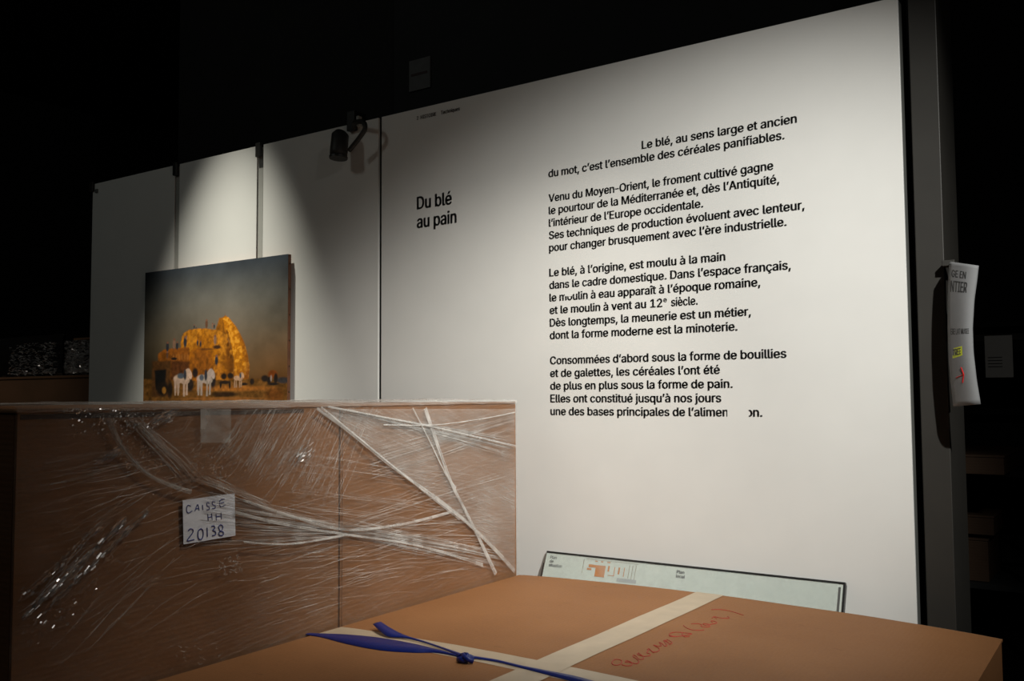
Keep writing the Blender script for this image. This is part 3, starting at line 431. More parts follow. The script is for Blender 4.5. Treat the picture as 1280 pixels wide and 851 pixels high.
    's': (365, '182,-8 145,-5 112,3 84,18 62,38 45,63 36,94 94,107 105,79 124,60 150,49 181,45 217,50 244,62 262,81 268,103 265,121 254,136 237,147 212,155 149,170 104,186 72,208 53,237 47,274 51,305 65,332 87,354 115,370 149,381 187,384 223,381 254,372 279,358 299,339 314,316 324,290 268,277 258,298 243,316 219,328 187,333 156,329 131,317 114,299 109,277 112,258 124,243 144,232 172,223 229,209 275,194 306,171 325,142 331,107 326,75 312,47 290,24 260,6 223,-5', '29,31,30 29,32,31 28,32,29 28,33,32 27,33,28 27,34,33 26,34,27 26,41,34 41,35,34 26,42,41 40,35,41 25,42,26 25,43,42 39,35,40 25,44,43 39,36,35 38,36,39 24,44,25 24,45,44 37,36,38 24,46,45 23,46,24 23,47,46 23,48,47 22,48,23 22,49,48 22,50,49 22,51,50 21,51,22 21,52,51 20,52,21 20,53,52 19,53,20 18,53,19 17,53,18 17,54,53 16,54,17 15,54,16 6,8,7 15,55,54 14,55,15 5,8,6 13,55,14 5,9,8 13,56,55 4,9,5 12,56,13 4,10,9 11,56,12 4,11,10 11,57,56 4,57,11 3,57,4 3,58,57 2,58,3 2,59,58 1,59,2 1,0,59'),
    't': (227, '204,379 204,327 6,327 6,379 65,471 126,471 126,98 128,76 136,61 150,53 170,50 177,50 185,51 194,52 202,54 213,2 203,-1 192,-3 180,-4 168,-4 125,2 92,21 72,52 65,93', '23,5,4 23,6,5 2,0,3 2,1,0 23,7,6 22,7,23 22,8,7 22,9,8 13,15,14 22,10,9 12,15,13 21,10,22 11,15,12 10,15,11 21,15,10 20,15,21 19,15,20 19,16,15 19,17,16 19,18,17'),
    'u': (410, '182,-5 146,-1 115,11 89,31 69,59 57,95 53,139 53,379 114,379 114,144 119,105 137,75 164,56 200,50 226,53 249,62 268,77 283,97 293,122 296,153 296,379 357,379 357,0 298,0 298,92 307,92 286,47 257,17 222,0', '6,8,7 6,9,8 19,21,20 19,22,21 18,22,19 6,10,9 5,10,6 17,25,18 25,22,18 5,11,10 16,24,17 24,25,17 4,11,5 16,26,24 26,23,24 26,22,25 15,26,16 4,12,11 14,26,15 3,12,4 3,13,12 13,26,14 3,26,13 3,27,26 23,22,26 2,27,3 2,28,27 1,28,2 1,0,28'),
    'v': (389, '163,0 17,379 84,379 165,155 177,121 187,87 196,53 206,21 184,21 194,53 203,87 213,121 224,155 305,379 371,379 226,0', '0,2,1 0,3,2 12,14,13 12,15,14 0,4,3 11,15,12 0,5,4 10,15,11 0,9,5 9,6,5 9,6,10 6,15,10 0,8,9 7,15,6 0,7,8 0,15,7'),
    'y': (389, '47,-139 61,-86 71,-87 88,-90 104,-89 118,-84 130,-74 141,-58 151,-36 163,-1 17,379 84,379 165,155 177,121 187,87 196,53 206,21 184,21 193,53 202,87 212,121 224,155 305,379 371,379 204,-58 191,-85 177,-107 159,-124 139,-136 117,-143 91,-145 77,-145 65,-143 54,-141', '9,11,10 9,12,11 21,23,22 21,24,23 9,13,12 20,24,21 19,16,20 16,24,20 9,14,13 18,15,19 15,16,19 9,18,14 18,15,14 9,17,18 9,16,17 9,24,16 8,24,9 7,24,8 7,25,24 6,25,7 5,25,6 4,25,5 4,26,25 0,2,1 0,3,2 3,26,4 0,26,3 0,27,26 0,28,27 0,29,28 33,29,0 32,29,33 32,30,29 31,30,32'),
    'à': (389, '165,429 99,529 168,529 215,429 160,-9 126,-5 94,5 68,22 48,45 35,73 30,108 34,138 43,161 58,179 78,193 100,203 125,211 152,216 178,220 209,224 234,227 252,230 265,235 273,243 276,255 276,257 273,279 267,297 256,311 240,322 220,329 196,331 171,329 149,322 132,313 118,301 107,288 100,274 41,291 57,322 79,346 104,364 133,375 163,382 194,384 215,383 239,379 263,372 286,360 306,343 322,320 333,290 337,251 337,0 277,0 277,52 272,52 264,38 252,25 236,12 215,1 190,-6 170,45 202,49 228,59 248,74 263,93 272,115 276,138 276,190 270,186 259,182 246,179 231,176 216,173 200,171 186,169 175,168 154,164 134,159 117,150 103,139 95,124 92,105 94,87 102,72 114,61 130,52 149,47', '43,45,44 43,46,45 42,46,43 42,47,46 41,47,42 41,48,47 40,48,41 40,49,48 39,49,40 39,31,49 31,50,49 39,32,31 30,50,31 39,33,32 29,50,30 39,34,33 38,34,39 28,50,29 28,51,50 38,35,34 27,51,28 38,36,35 26,51,27 37,36,38 26,52,51 25,52,26 24,52,25 23,52,24 23,53,52 22,53,23 21,69,22 69,53,22 20,69,21 19,69,20 18,69,19 17,69,18 16,69,17 15,69,16 14,69,15 13,69,14 13,70,69 68,53,69 13,71,70 13,72,71 12,72,13 12,73,72 12,74,73 12,75,74 12,76,75 12,77,76 12,78,77 12,79,78 11,79,12 11,80,79 11,81,80 11,82,81 67,53,68 10,82,11 10,83,82 66,53,67 9,83,10 9,84,83 65,55,66 55,53,66 9,85,84 64,55,65 8,85,9 8,86,85 8,87,86 63,56,64 56,55,64 8,88,87 63,57,56 54,53,55 62,57,63 8,62,88 8,57,62 7,57,8 7,58,57 7,59,58 6,59,7 6,60,59 5,60,6 5,61,60 4,61,5 0,2,1 0,3,2'),
    'ç': (396, '207,-8 159,-2 117,16 82,46 56,85 40,133 34,187 40,243 56,291 82,330 117,360 159,378 207,384 234,383 260,377 284,368 305,356 324,341 340,322 353,301 362,277 303,262 298,276 290,289 281,301 270,311 257,319 242,325 226,329 207,330 173,325 145,310 124,287 108,258 99,224 96,187 99,151 108,117 124,89 145,66 173,51 207,46 226,48 243,52 258,58 271,66 282,76 292,89 299,102 304,117 363,102 354,78 341,56 325,37 306,21 285,9 261,-1 235,-6 169,-143 169,-107 210,-107 226,-106 236,-102 241,-95 243,-84 241,-74 236,-67 226,-63 210,-62 182,-62 192,16 224,16 224,0 224,-29 253,-34 273,-44 285,-61 289,-85 284,-111 270,-129 245,-139 210,-143', '11,13,12 11,14,13 10,14,11 10,15,14 10,16,15 9,16,10 9,17,16 9,29,17 29,18,17 8,30,9 30,29,9 28,18,29 27,18,28 8,31,30 26,18,27 26,19,18 25,19,26 24,19,25 8,32,31 23,19,24 23,20,19 7,32,8 22,20,23 7,33,32 22,21,20 7,34,33 6,34,7 6,35,34 5,35,6 5,36,35 5,37,36 4,37,5 4,38,37 48,50,49 48,51,50 47,51,48 46,51,47 4,39,38 3,39,4 46,52,51 45,52,46 44,52,45 3,40,39 43,52,44 43,53,52 42,53,43 3,41,40 41,53,42 3,53,41 2,53,3 2,54,53 2,70,54 70,71,54 71,55,54 1,70,2 1,69,70 72,55,71 72,56,55 73,57,72 57,56,72 69,0,1 0,73,57 69,73,0 69,74,73 69,75,74 69,76,75 69,68,76 68,67,76 67,77,76 66,77,67 65,77,66 64,77,65 63,77,64 63,78,77 62,78,63 61,78,62 60,78,61 58,60,59 58,78,60 58,79,78 58,80,79 58,81,80'),
    'è': (404, '180,429 114,529 182,529 230,429 212,-8 161,-2 117,16 82,46 56,85 40,132 34,187 39,242 55,290 81,329 115,359 157,378 205,384 236,382 266,374 294,361 319,341 341,315 357,282 368,242 371,194 371,169 75,169 75,221 338,221 310,202 307,237 298,269 283,294 263,314 237,326 205,330 173,326 146,313 125,294 109,270 99,241 96,211 96,178 100,139 110,106 128,80 151,61 179,50 212,46 234,48 254,53 271,61 285,73 297,88 306,105 365,91 353,63 335,39 311,19 283,4 249,-5', '15,17,16 15,18,17 14,18,15 14,19,18 14,20,19 13,20,14 13,35,20 35,21,20 13,36,35 34,21,35 12,36,13 33,21,34 12,37,36 33,22,21 32,22,33 12,38,37 31,22,32 12,39,38 11,39,12 31,23,22 11,40,39 30,23,31 30,28,23 28,24,23 10,27,11 27,40,11 27,41,40 29,28,30 10,26,27 41,28,27 41,24,28 42,24,41 42,25,24 9,26,10 43,25,42 9,25,26 9,43,25 9,44,43 8,44,9 8,45,44 53,55,54 53,56,55 52,56,53 7,45,8 7,46,45 51,56,52 51,57,56 7,47,46 50,57,51 49,57,50 7,48,47 48,57,49 7,57,48 6,57,7 6,58,57 6,59,58 5,59,6 5,60,59 4,60,5 0,2,1 0,3,2'),
    'é': (404, '177,429 225,529 293,529 227,429 212,-8 161,-2 117,16 82,46 56,85 40,132 34,187 39,242 55,290 81,329 115,359 157,378 205,384 236,382 266,374 294,361 319,341 341,315 357,282 368,242 371,194 371,169 75,169 75,221 338,221 310,202 307,237 298,269 283,294 263,314 237,326 205,330 173,326 146,313 125,294 109,270 99,241 96,211 96,178 100,139 110,106 128,80 151,61 179,50 212,46 234,48 254,53 271,61 285,73 297,88 306,105 365,91 353,63 335,39 311,19 283,4 249,-5', '15,17,16 15,18,17 14,18,15 14,19,18 14,20,19 13,20,14 13,35,20 35,21,20 13,36,35 34,21,35 12,36,13 33,21,34 12,37,36 33,22,21 32,22,33 12,38,37 31,22,32 12,39,38 11,39,12 31,23,22 11,40,39 30,23,31 30,28,23 28,24,23 10,27,11 27,40,11 27,41,40 29,28,30 10,26,27 41,28,27 41,24,28 42,24,41 42,25,24 9,26,10 43,25,42 9,25,26 9,43,25 9,44,43 8,44,9 8,45,44 53,55,54 53,56,55 52,56,53 7,45,8 7,46,45 51,56,52 51,57,56 7,47,46 50,57,51 49,57,50 7,48,47 48,57,49 7,57,48 6,57,7 6,58,57 6,59,58 5,59,6 5,60,59 4,60,5 0,2,1 0,3,2'),
    'î': (167, '34,435 -26,435 -26,438 54,529 112,529 193,438 193,435 132,435 83,495 53,0 53,379 114,379 114,0', '9,11,10 9,12,11 2,4,3 2,8,4 8,5,4 2,0,8 7,5,8 1,0,2 7,6,5'),
    '’': (177, '52,318 82,509 151,509 98,318', '0,2,1 0,3,2'),
    ' ': (188, '', ''),
}
_GC = {}


def glyph(ch):
    """flat filled shape of one letter as (verts, faces), widened a little for a bold weight"""
    if ch not in _GC:
        V = [tuple(int(q) / 1000 for q in p.split(',')) for p in GLYPHS[ch][1].split()]
        F = [tuple(int(q) for q in p.split(',')) for p in GLYPHS[ch][2].split()]
        vs, fs = [], []
        for dx, dy in ((-0.032, -0.008), (-0.012, 0.008), (0.012, -0.008), (0.032, 0.008)):
            n = len(vs)
            vs += [(a + dx, b + dy) for a, b in V]
            fs += [tuple(i + n for i in f) for f in F]
        _GC[ch] = (vs, fs)
    return _GC[ch]


CAP = 0.51            # cap height of these outlines


def text_words(body, clip=None):
    """[(verts, faces) per word], width of the whole line; clip = (from, to) as fractions to cut out"""
    words, cur, x = [], ([], []), 0.0
    for ch in body:
        if ch == ' ':
            if cur[0]: words.append(cur)
            cur = ([], [])
        else:
            vs, fs = glyph(ch)
            n = len(cur[0])
            cur[0].extend((a + x, b) for a, b in vs)
            cur[1].extend(tuple(i + n for i in f) for f in fs)
        x += GLYPHS[ch][0] / 1000
    if cur[0]: words.append(cur)
    x0 = min(p[0] for p in words[0][0]); x1 = max(p[0] for p in words[-1][0])
    words = [([(a - x0, b) for a, b in v], f) for v, f in words]
    W = x1 - x0
    if clip:
        out = []
        for v, f in words:
            if max(p[0] for p in v) < clip[0] * W or min(p[0] for p in v) > clip[1] * W:
                out.append((v, f)); continue
            for co, no in ((clip[0] * W, 1), (clip[1] * W, -1)):
                bm = bmesh.new()
                bv = [bm.verts.new((a, b, 0)) for a, b in v]
                for q in f:
                    try: bm.faces.new([bv[i] for i in q])
                    except ValueError: pass
                bmesh.ops.bisect_plane(bm, geom=list(bm.verts) + list(bm.edges) + list(bm.faces), plane_co=(co, 0, 0), plane_no=(no, 0, 0), clear_outer=True)
                bm.verts.index_update()
                if bm.faces:
                    out.append(([(q.co.x, q.co.y) for q in bm.verts], [tuple(q.index for q in p.verts) for p in bm.faces]))
                bm.free()
        words = out
    return words, W


def wall_text(name, body, x0, x1, z, cap, m, parent, y=-0.0009, clip=None):
    words, W = text_words(body, clip)
    k = (x1 - x0) / W
    for vs, fs in words:
        mesh_obj(name, [(x0 + a * k, y, z + b * cap / CAP) for a, b in vs], fs, m, parent)


# ------------------------------------------------------------------ the setting
def struct(name, a, b, m, bev=0):
    return tag(box_obj(name, a, b, m, None, bev), kind='structure')


struct('floor', (-11, -5.5, -0.1), (4, 4.1, 0), M['floor'])
struct('ceiling', (-11, -5.5, 5.2), (4, 4.1, 5.3), M['black'])
struct('wall_left', (-11.1, -5.5, 0), (-11, 4.1, 5.2), M['black'])
struct('wall_right', (4, -5.5, 0), (4.1, 4.1, 5.2), M['black'])
struct('wall_front', (-11, -5.6, 0), (4, -5.5, 5.2), M['black'])
struct('wall_back', (-11, 4.0, 0), (4, 4.1, 5.2), M['black'])
# black painted partition standing behind the white panels, with a joint in it
struct('wall_partition', (-3.652, 0.60, 0), (-0.80, 0.72, 5.2), M['blackwall'], 0.002)
struct('wall_partition_far', (-5.75, 0.62, 0), (-3.656, 0.72, 5.2), M['black'], 0.002)

# ------------------------------------------------------------------ display panels
TOP = 3.03
GRP = 'white display panels of the exhibition wall'


def display_panel(x0, x1, label, thick=0.05, top=TOP):
    t = thing('display_panel', ((x0 + x1) / 2, thick / 2, 0), label, 'display panel', GRP)
    box_obj('face_sheet', (x0, 0, 0.02), (x1, 0.012, top), M['panel'], t, 0.001)
    box_obj('edge_frame', (x0 + 0.004, 0.0125, 0.02), (x1 - 0.002, thick, top - 0.004), M['panel_edge'], t, 0.001)
    return t


p1 = display_panel(-5.80, -4.912, 'narrow white panel at the dark far left end of the display wall')
p2 = display_panel(-4.865, -4.155, 'white panel brightly lit above the middle of the painting')
p3 = display_panel(-4.100, -3.222, 'white panel right of the painting with a clip-on lamp at its top')
p4 = display_panel(-3.200, -0.697, 'wide white panel printed with the long French text', thick=0.14)

for i, (xa, xb, lb) in enumerate([(-4.912, -4.865, 'slim grey post between the two leftmost white panels'),
                                  (-4.155, -4.100, 'slim grey post left of the white panel that carries the lamp')]):
    t = thing('panel_post', ((xa + xb) / 2, 0.04, 0), lb, 'post', 'posts between the white panels')
    xm = (xa + xb) / 2
    box_obj('upright', (xa + 0.009, 0.004, 0), (xb - 0.006, 0.05, TOP - 0.012), M['post'], t, 0.001)
    box_obj('channel', (xa, 0.052, 0), (xb, 0.07, TOP - 0.03), M['black'], t, 0.001)
    box_obj('top_clip', (xm - 0.018, -0.022, TOP - 0.07), (xm + 0.018, -0.0005, TOP + 0.010), M['lamp'], t, 0.003)
t = thing('panel_post', (-3.211, 0.04, 0), 'thin dark post between the lamp panel and the wide text panel', 'post', 'posts between the white panels')
box_obj('upright', (-3.214, 0.03, 0), (-3.208, 0.05, TOP - 0.01), M['post'], t, 0.001)
box_obj('channel', (-3.222, 0.052, 0), (-3.2, 0.07, TOP - 0.02), M['black'], t, 0.001)
t = thing('hanging_clip', (-5.79, -0.01, TOP - 0.03), 'small dark clip on the top left corner of the leftmost panel', 'clip')
box_obj('clip_body', (-5.815, -0.02, TOP - 0.05), (-5.775, -0.0005, TOP + 0.012), M['lamp'], t, 0.003)
box_obj('clip_screw', (-5.760, -0.010, TOP - 0.04), (-5.735, -0.0005, TOP - 0.065), M['panel_edge'], t, 0.002)

# ---- lettering on the wide panel
XL = -2.193
LINES = [(-1, 'Le blé, au sens large et ancien', 1000, 802), (0, 'du mot, c’est l’ensemble des céréales panifiables.', 984, None),
         (2, 'Venu du Moyen-Orient, le froment cultivé gagne', 969, None), (3, 'le pourtour de la Méditerranée et, dès l’Antiquité,', 976, None),
         (4, 'l’intérieur de l’Europe occidentale.', 880, None), (5, 'Ses techniques de production évoluent avec lenteur,', 1007, None),
         (6, 'pour changer brusquement avec l’ère industrielle.', 984, None),
         (8, 'Le blé, à l’origine, est moulu à la main', 906.5, None), (9, 'dans le cadre domestique. Dans l’espace français,', 988, None),
         (10, 'le moulin à eau apparaît à l’époque romaine,', 949.5, None), (11, 'et le moulin à vent au 12', 827, None),
         (12, 'Dès longtemps, la meunerie est un métier,', 937, None), (13, 'dont la forme moderne est la minoterie.', 920, None),
         (15, 'Consommées d’abord sous la forme de bouillies', 980, None), (16, 'et de galettes, les céréales l’ont été', 897, None),
         (17, 'de plus en plus sous la forme de pain.', 912.5, None), (18, 'Elles ont constitué jusqu’à nos jours', 898, None),
         (19, 'une des bases principales de l’alimentation.', 948.5, None)]
CAPH = 0.0345
for k, body, xr, xl in LINES:
    z = 2.576 - 0.05605 * k
    x1 = on(xr, 300, 1, 0).x
    x0 = XL if xl is None else on(xl, 180, 1, 0).x
    # in the last line the letters t, a, t, i have come off the wall
    wall_text('printed_word', body, x0, x1, z, CAPH, M['ink'], p4, clip=(0.853, 0.943) if k == 19 else None)
z = 2.576 - 0.05605 * 11
wall_text('printed_word', 'e', on(828, 300, 1, 0).x, on(832.5, 300, 1, 0).x, z + 0.019, 0.021, M['ink'], p4)
wall_text('printed_word', 'siècle.', on(837.5, 300, 1, 0).x, on(871, 300, 1, 0).x, z, CAPH, M['ink'], p4)
# a white nick across the top of the letters "u" and "o" of moulin
mesh_obj('paint_patch', [(XL + 0.080, -0.0014, 2.576 - 0.0561 * 10 + 0.019), (XL + 0.116, -0.0014, 2.576 - 0.0561 * 10 + 0.016),
                         (XL + 0.118, -0.0014, 2.576 - 0.0561 * 10 + 0.031), (XL + 0.082, -0.0014, 2.576 - 0.0561 * 10 + 0.031)], [(0, 1, 2, 3)], M['panel'], p4)
zt1 = on(521, 261.7, 1, 0).z
wall_text('title_word', 'Du blé', on(521, 260, 1, 0).x, on(565, 257, 1, 0).x, zt1, 0.062, M['ink'], p4)
wall_text('title_word', 'au pain', on(521, 283, 1, 0).x, on(571, 279, 1, 0).x, zt1 - 0.094, 0.062, M['ink'], p4)
for b_, xa, xb in (('2  HISTOIRE', 521, 545.5), ('Techniques', 551, 575)):
    wall_text('heading_word', b_, on(xa, 140, 1, 0).x, on(xb, 140, 1, 0).x, 2.973, 0.018, M['inkfaint'], p4)

# ------------------------------------------------------------------ clip-on lamp over the third panel
lp = thing('clip_on_lamp', (-3.38, -0.03, TOP), 'small black lamp clamped on the top edge of the third white panel', 'lamp')
box_obj('clamp', (-3.42, -0.03, 2.985), (-3.365, -0.0015, 3.09), M['lamp'], lp, 0.004)
box_obj('clamp_bridge', (-3.42, -0.0012, 3.034), (-3.365, 0.065, 3.09), M['lamp'], lp, 0.004)
box_obj('jaw_screw', (-3.352, -0.03, 3.0), (-3.335, -0.002, 3.055), M['post'], lp, 0.003)
MB().tube(catmull([(-3.375, -0.02, 3.0), (-3.32, -0.07, 3.005), (-3.235, -0.10, 2.985), (-3.212, -0.11, 2.945), (-3.25, -0.11, 2.905), (-3.33, -0.10, 2.855)], 5), 0.013, 8).build('arm', M['column'], lp, True)
hd = MB().tube([(-3.405, -0.085, 2.965), (-3.405, -0.09, 2.95), (-3.405, -0.10, 2.86), (-3.405, -0.102, 2.835)], [0.030, 0.044, 0.046, 0.044], 16).build('lamp_head', M['column'], lp, True)
MB().tube([(-3.405, -0.102, 2.834), (-3.405, -0.103, 2.822)], [0.048, 0.047], 16).build('rim', M['lamp'], lp)

# ------------------------------------------------------------------ notice on the dark partition
t = thing('notice_sign', (-3.443, 0.595, 3.375), 'dim grey notice on the black partition above the panels', 'sign')
box_obj('plate', (-3.523, 0.588, 3.38), (-3.363, 0.599, 3.565), mat('dim_sign_grey', (0.13, 0.13, 0.125), 0.6, 0.2, 20), t, 0.002)
box_obj('print_bar', (-3.505, 0.586, 3.468), (-3.383, 0.588, 3.482), mat('dim_sign_red', (0.05, 0.02, 0.018), 0.6, 0.2, 20), t, 0)

# ------------------------------------------------------------------ painting
def smooth(a, b, x):
    t = np.clip((x - a) / (b - a + 1e-9), 0, 1)
    return t * t * (3 - 2 * t)


def paint_picture(NX=420, NZ=320):
    rs = np.random.RandomState(3)

    def fbm(sx, sz, oct=4):
        out = np.zeros((NZ, NX)); amp = 1; tot = 0
        for o in range(oct):
            gx, gz = int(sx * 2 ** o) + 2, int(sz * 2 ** o) + 2
            g = rs.rand(gz, gx)
            xs = np.linspace(0, gx - 1.001, NX); zs = np.linspace(0, gz - 1.001, NZ)
            xi = xs.astype(int); zi = zs.astype(int)
            fx = (xs - xi); fz = (zs - zi)[:, None]
            fx = fx * fx * (3 - 2 * fx); fz = fz * fz * (3 - 2 * fz)
            a = g[zi][:, xi]; b = g[zi][:, xi + 1]; c = g[zi + 1][:, xi]; d = g[zi + 1][:, xi + 1]
            out += amp * ((a * (1 - fx) + b * fx) * (1 - fz) + (c * (1 - fx) + d * fx) * fz)
            tot += amp; amp *= 0.55
        return out / tot
    # canvas coordinates -> drawing coordinates (X 13..1213, Y 795 at the foot, up to -357)
    t = (np.arange(NX) + 0.5) / NX
    s = t / (1.123 * (1 - t) + t)
    X = (13 + 1200 * s)[None, :].repeat(NZ, 0)
    v = ((np.arange(NZ) + 0.5) / NZ)[:, None] * 1.06 - 0.06
    Y = 795 - v * (1085 + 134 * s)[None, :]
    img = np.zeros((NZ, NX, 3))
    vv = v.repeat(NX, 1)
    stops = [(0.0, (0.15, 0.085, 0.03)), (0.14, (0.13, 0.085, 0.04)), (0.2, (0.17, 0.125, 0.062)), (0.45, (0.22, 0.185, 0.12)),
             (0.72, (0.15, 0.15, 0.13)), (1.0, (0.075, 0.09, 0.105))]
    for c in range(3):
        img[..., c] = np.interp(vv, [q[0] for q in stops], [q[1][c] for q in stops])
    cl = fbm(5, 4, 5)
    img *= (0.42 + 0.8 * cl)[..., None]
    img *= 1 + smooth(0.62, 0.15, vv)[..., None] * smooth(500, 1200, X)[..., None] * np.array([0.45, 0.12, -0.15])
    gl = np.exp(-((X - 600) / 420) ** 2 - ((Y - 60) / 220) ** 2)
    img += gl[..., None] * np.array([0.07, 0.065, 0.05])
    img *= (0.45 + 0.55 * smooth(0, 380, X))[..., None]
    tex = fbm(60, 45, 3); tex2 = fbm(18, 14, 3)

    def put(mask, col, tx=0.5):
        c = np.array(col)[None, None, :] * (1 - tx + 2 * tx * tex)[..., None]
        img[:] = img * (1 - mask[..., None]) + c * mask[..., None]

    def ell(cx, cy, rx, ry, soft=0.12, rot=0.0):
        dx, dy = X - cx, Y - cy
        a = dx * cos(rot) + dy * sin(rot); b = -dx * sin(rot) + dy * cos(rot)
        d = np.sqrt((a / rx) ** 2 + (b / ry) ** 2)
        return 1 - smooth(1 - soft, 1 + soft, d)

    def poly(P, soft=6):
        inside = np.zeros(X.shape, bool); dist = np.full(X.shape, 1e9)
        n = len(P)
        for i in range(n):
            x1, y1 = P[i]; x2, y2 = P[(i + 1) % n]
            cond = ((y1 > Y) != (y2 > Y)) & (X < (x2 - x1) * (Y - y1) / (y2 - y1 + 1e-9) + x1)
            inside ^= cond
            tt = np.clip(((X - x1) * (x2 - x1) + (Y - y1) * (y2 - y1)) / ((x2 - x1) ** 2 + (y2 - y1) ** 2 + 1e-9), 0, 1)
            dist = np.minimum(dist, np.hypot(X - x1 - tt * (x2 - x1), Y - y1 - tt * (y2 - y1)))
        sd = np.where(inside, dist, -dist) + (tex2 - 0.5) * 14
        return smooth(-soft, soft, sd)
    # ground
    g = smooth(600, 625, Y)
    put(g, (0.15, 0.078, 0.022), 0.6)
    put(g * smooth(0.4, 0.65, tex2) * 0.7, (0.30, 0.16, 0.045), 0.6)
    put(ell(760, 690, 330, 22, 0.5), (0.42, 0.2, 0.05), 0.5)
    put(ell(700, 740, 120, 22, 0.5), (0.045, 0.025, 0.012), 0.4)
    put(ell(700, 775, 330, 12, 0.5) * 0.8, (0.34, 0.17, 0.05), 0.4)
    put(ell(1110, 745, 75, 55, 0.4), (0.17, 0.075, 0.02), 0.6)
    put(ell(1180, 625, 60, 26, 0.4), (0.05, 0.045, 0.045), 0.3)
    # big mound with its rounded top, then the tall leaning stack
    mound = [(330, 520), (325, 300), (345, 230), (400, 195), (520, 188), (640, 205), (700, 240), (745, 340), (770, 470), (765, 620), (400, 625)]
    put(poly([(620, 205), (645, 100), (700, 85), (740, 160), (700, 330), (640, 330)]), (0.36, 0.17, 0.03), 0.6)
    put(poly(mound), (0.44, 0.205, 0.035), 0.65)
    put(poly(mound) * smooth(655, 735, X - (Y - 400) * 0.12) * 0.9, (0.17, 0.07, 0.014), 0.5)
    put(poly(mound) * smooth(0.48, 0.62, tex2) * 0.6, (0.72, 0.37, 0.075), 0.6)
    stack = [(690, 190), (672, 100), (700, 78), (745, 115), (800, 190), (850, 290), (885, 400), (902, 500), (895, 610), (775, 615), (770, 480), (750, 340)]
    put(poly(stack), (0.68, 0.32, 0.045), 0.55)
    put(poly(stack) * smooth(0.5, 0.62, tex) * 0.6, (0.88, 0.52, 0.12), 0.4)
    put(poly(stack) * smooth(60, 10, np.abs(X - (905 - ((Y - 560) / 62) ** 2 * 2.2)) * 1.0) * 0.7, (0.22, 0.085, 0.018), 0.4)
    put(poly(stack) * smooth(14, 4, np.abs(X - (700 + 68 * np.clip((Y - 190) / 290, 0, 1) ** 0.7))) * 0.7 * smooth(180, 220, Y), (0.12, 0.05, 0.012), 0.3)
    put(poly(stack) * smooth(470, 600, Y) * 0.55, (0.22, 0.09, 0.03), 0.4)
    put(poly([(688, 90), (693, 50), (700, 90)], 4), (0.25, 0.12, 0.03))
    put(poly([(360, 625), (370, 420), (430, 355), (520, 350), (580, 390), (605, 480), (600, 625)]), (0.40, 0.175, 0.032), 0.65)
    put(ell(505, 500, 90, 140, 0.35) * 0.55, (0.25, 0.105, 0.025), 0.6)
    put(poly([(610, 490), (675, 485), (690, 625), (630, 620)]), (0.50, 0.24, 0.05), 0.6)
    put(poly([(135, 470), (140, 400), (185, 360), (300, 350), (395, 345), (400, 620), (135, 620)]), (0.31, 0.13, 0.028), 0.65)
    put(smooth(6, 2, np.abs(Y - 372 - 8 * np.sin(X / 23))) * smooth(380, 420, X) * smooth(760, 700, X) * 0 + 0 * X, (0, 0, 0))
    # dark shed / threshing machine
    put(poly([(85, 460), (245, 455), (245, 760), (85, 760)], 12), (0.11, 0.055, 0.02), 0.5)
    put(poly([(245, 455), (400, 465), (400, 620), (245, 620)], 12), (0.12, 0.05, 0.018), 0.6)
    put(poly([(108, 540), (205, 530), (205, 700), (120, 700)], 10), (0.012, 0.011, 0.010), 0.3)
    put(ell(175, 690, 50, 60, 0.35), (0.02, 0.014, 0.01), 0.3)
    put(ell(240, 700, 22, 70, 0.4), (0.025, 0.016, 0.01), 0.3)
    put(ell(190, 705, 18, 28, 0.3), (0.36, 0.2, 0.05), 0.4)
    for x in range(265, 390, 24):
        put(ell(x, 425, 7, 26, 0.4), (0.40, 0.19, 0.05), 0.3)
    put(ell(270, 440, 26, 12, 0.3), (0.03, 0.02, 0.015), 0.3)
    put(ell(630, 345, 32, 16, 0.4), (0.07, 0.035, 0.018), 0.3)
    put(ell(540, 362, 60, 8, 0.6) * 0.7, (0.10, 0.045, 0.02), 0.3)
    # figures on the stack
    for x, y, h, light in [(213, 340, 42, 0), (270, 315, 44, 1), (295, 330, 34, 0), (362, 300, 46, 0), (372, 262, 18, 1), (437, 172, 16, 0), (452, 182, 12, 0),
                           (540, 150, 36, 2), (590, 165, 22, 1), (605, 170, 20, 0), (467, 308, 24, 0), (492, 318, 24, 0), (614, 285, 40, 1), (627, 455, 42, 0), (212, 410, 30, 2)]:
        put(ell(x, y, h * 0.30, h, 0.3), [(0.045, 0.045, 0.05), (0.30, 0.20, 0.12), (0.16, 0.09, 0.05)][light], 0.3)
        put(ell(x + 1, y - h * 0.85, h * 0.16 + 2, h * 0.18 + 2, 0.3), (0.26, 0.14, 0.08), 0.2)
    # horses
    def horse(x, y, k, body, dark=0.0):
        put(ell(x - 5 * k, y, 44 * k, 36 * k, 0.2), body, 0.35)
        put(ell(x + 62 * k, y - 45 * k, 24 * k, 44 * k, 0.2, 0.35), body, 0.3)
        put(ell(x + 88 * k, y - 38 * k, 17 * k, 40 * k, 0.2, -0.2), [c * 1.1 for c in body], 0.3)
        put(ell(x + 46 * k, y + 10 * k, 40 * k, 34 * k, 0.2), body, 0.35)
        for dx, l in ((-34, 105), (-8, 105), (40, 110), (64, 100)):
            put(poly([(x + (dx - 9) * k, y + 15 * k), (x + (dx + 10) * k, y + 15 * k), (x + (dx + 6) * k, y + (l + 35) * k), (x + (dx - 6) * k, y + (l + 35) * k)], 4), [c * 0.85 for c in body], 0.3)
    put(ell(450, 560, 24, 40, 0.3), (0.03, 0.02, 0.016), 0.3)
    put(ell(410, 660, 28, 55, 0.3), (0.035, 0.024, 0.018), 0.3)
    horse(318, 610, 1.0, (0.66, 0.54, 0.34))
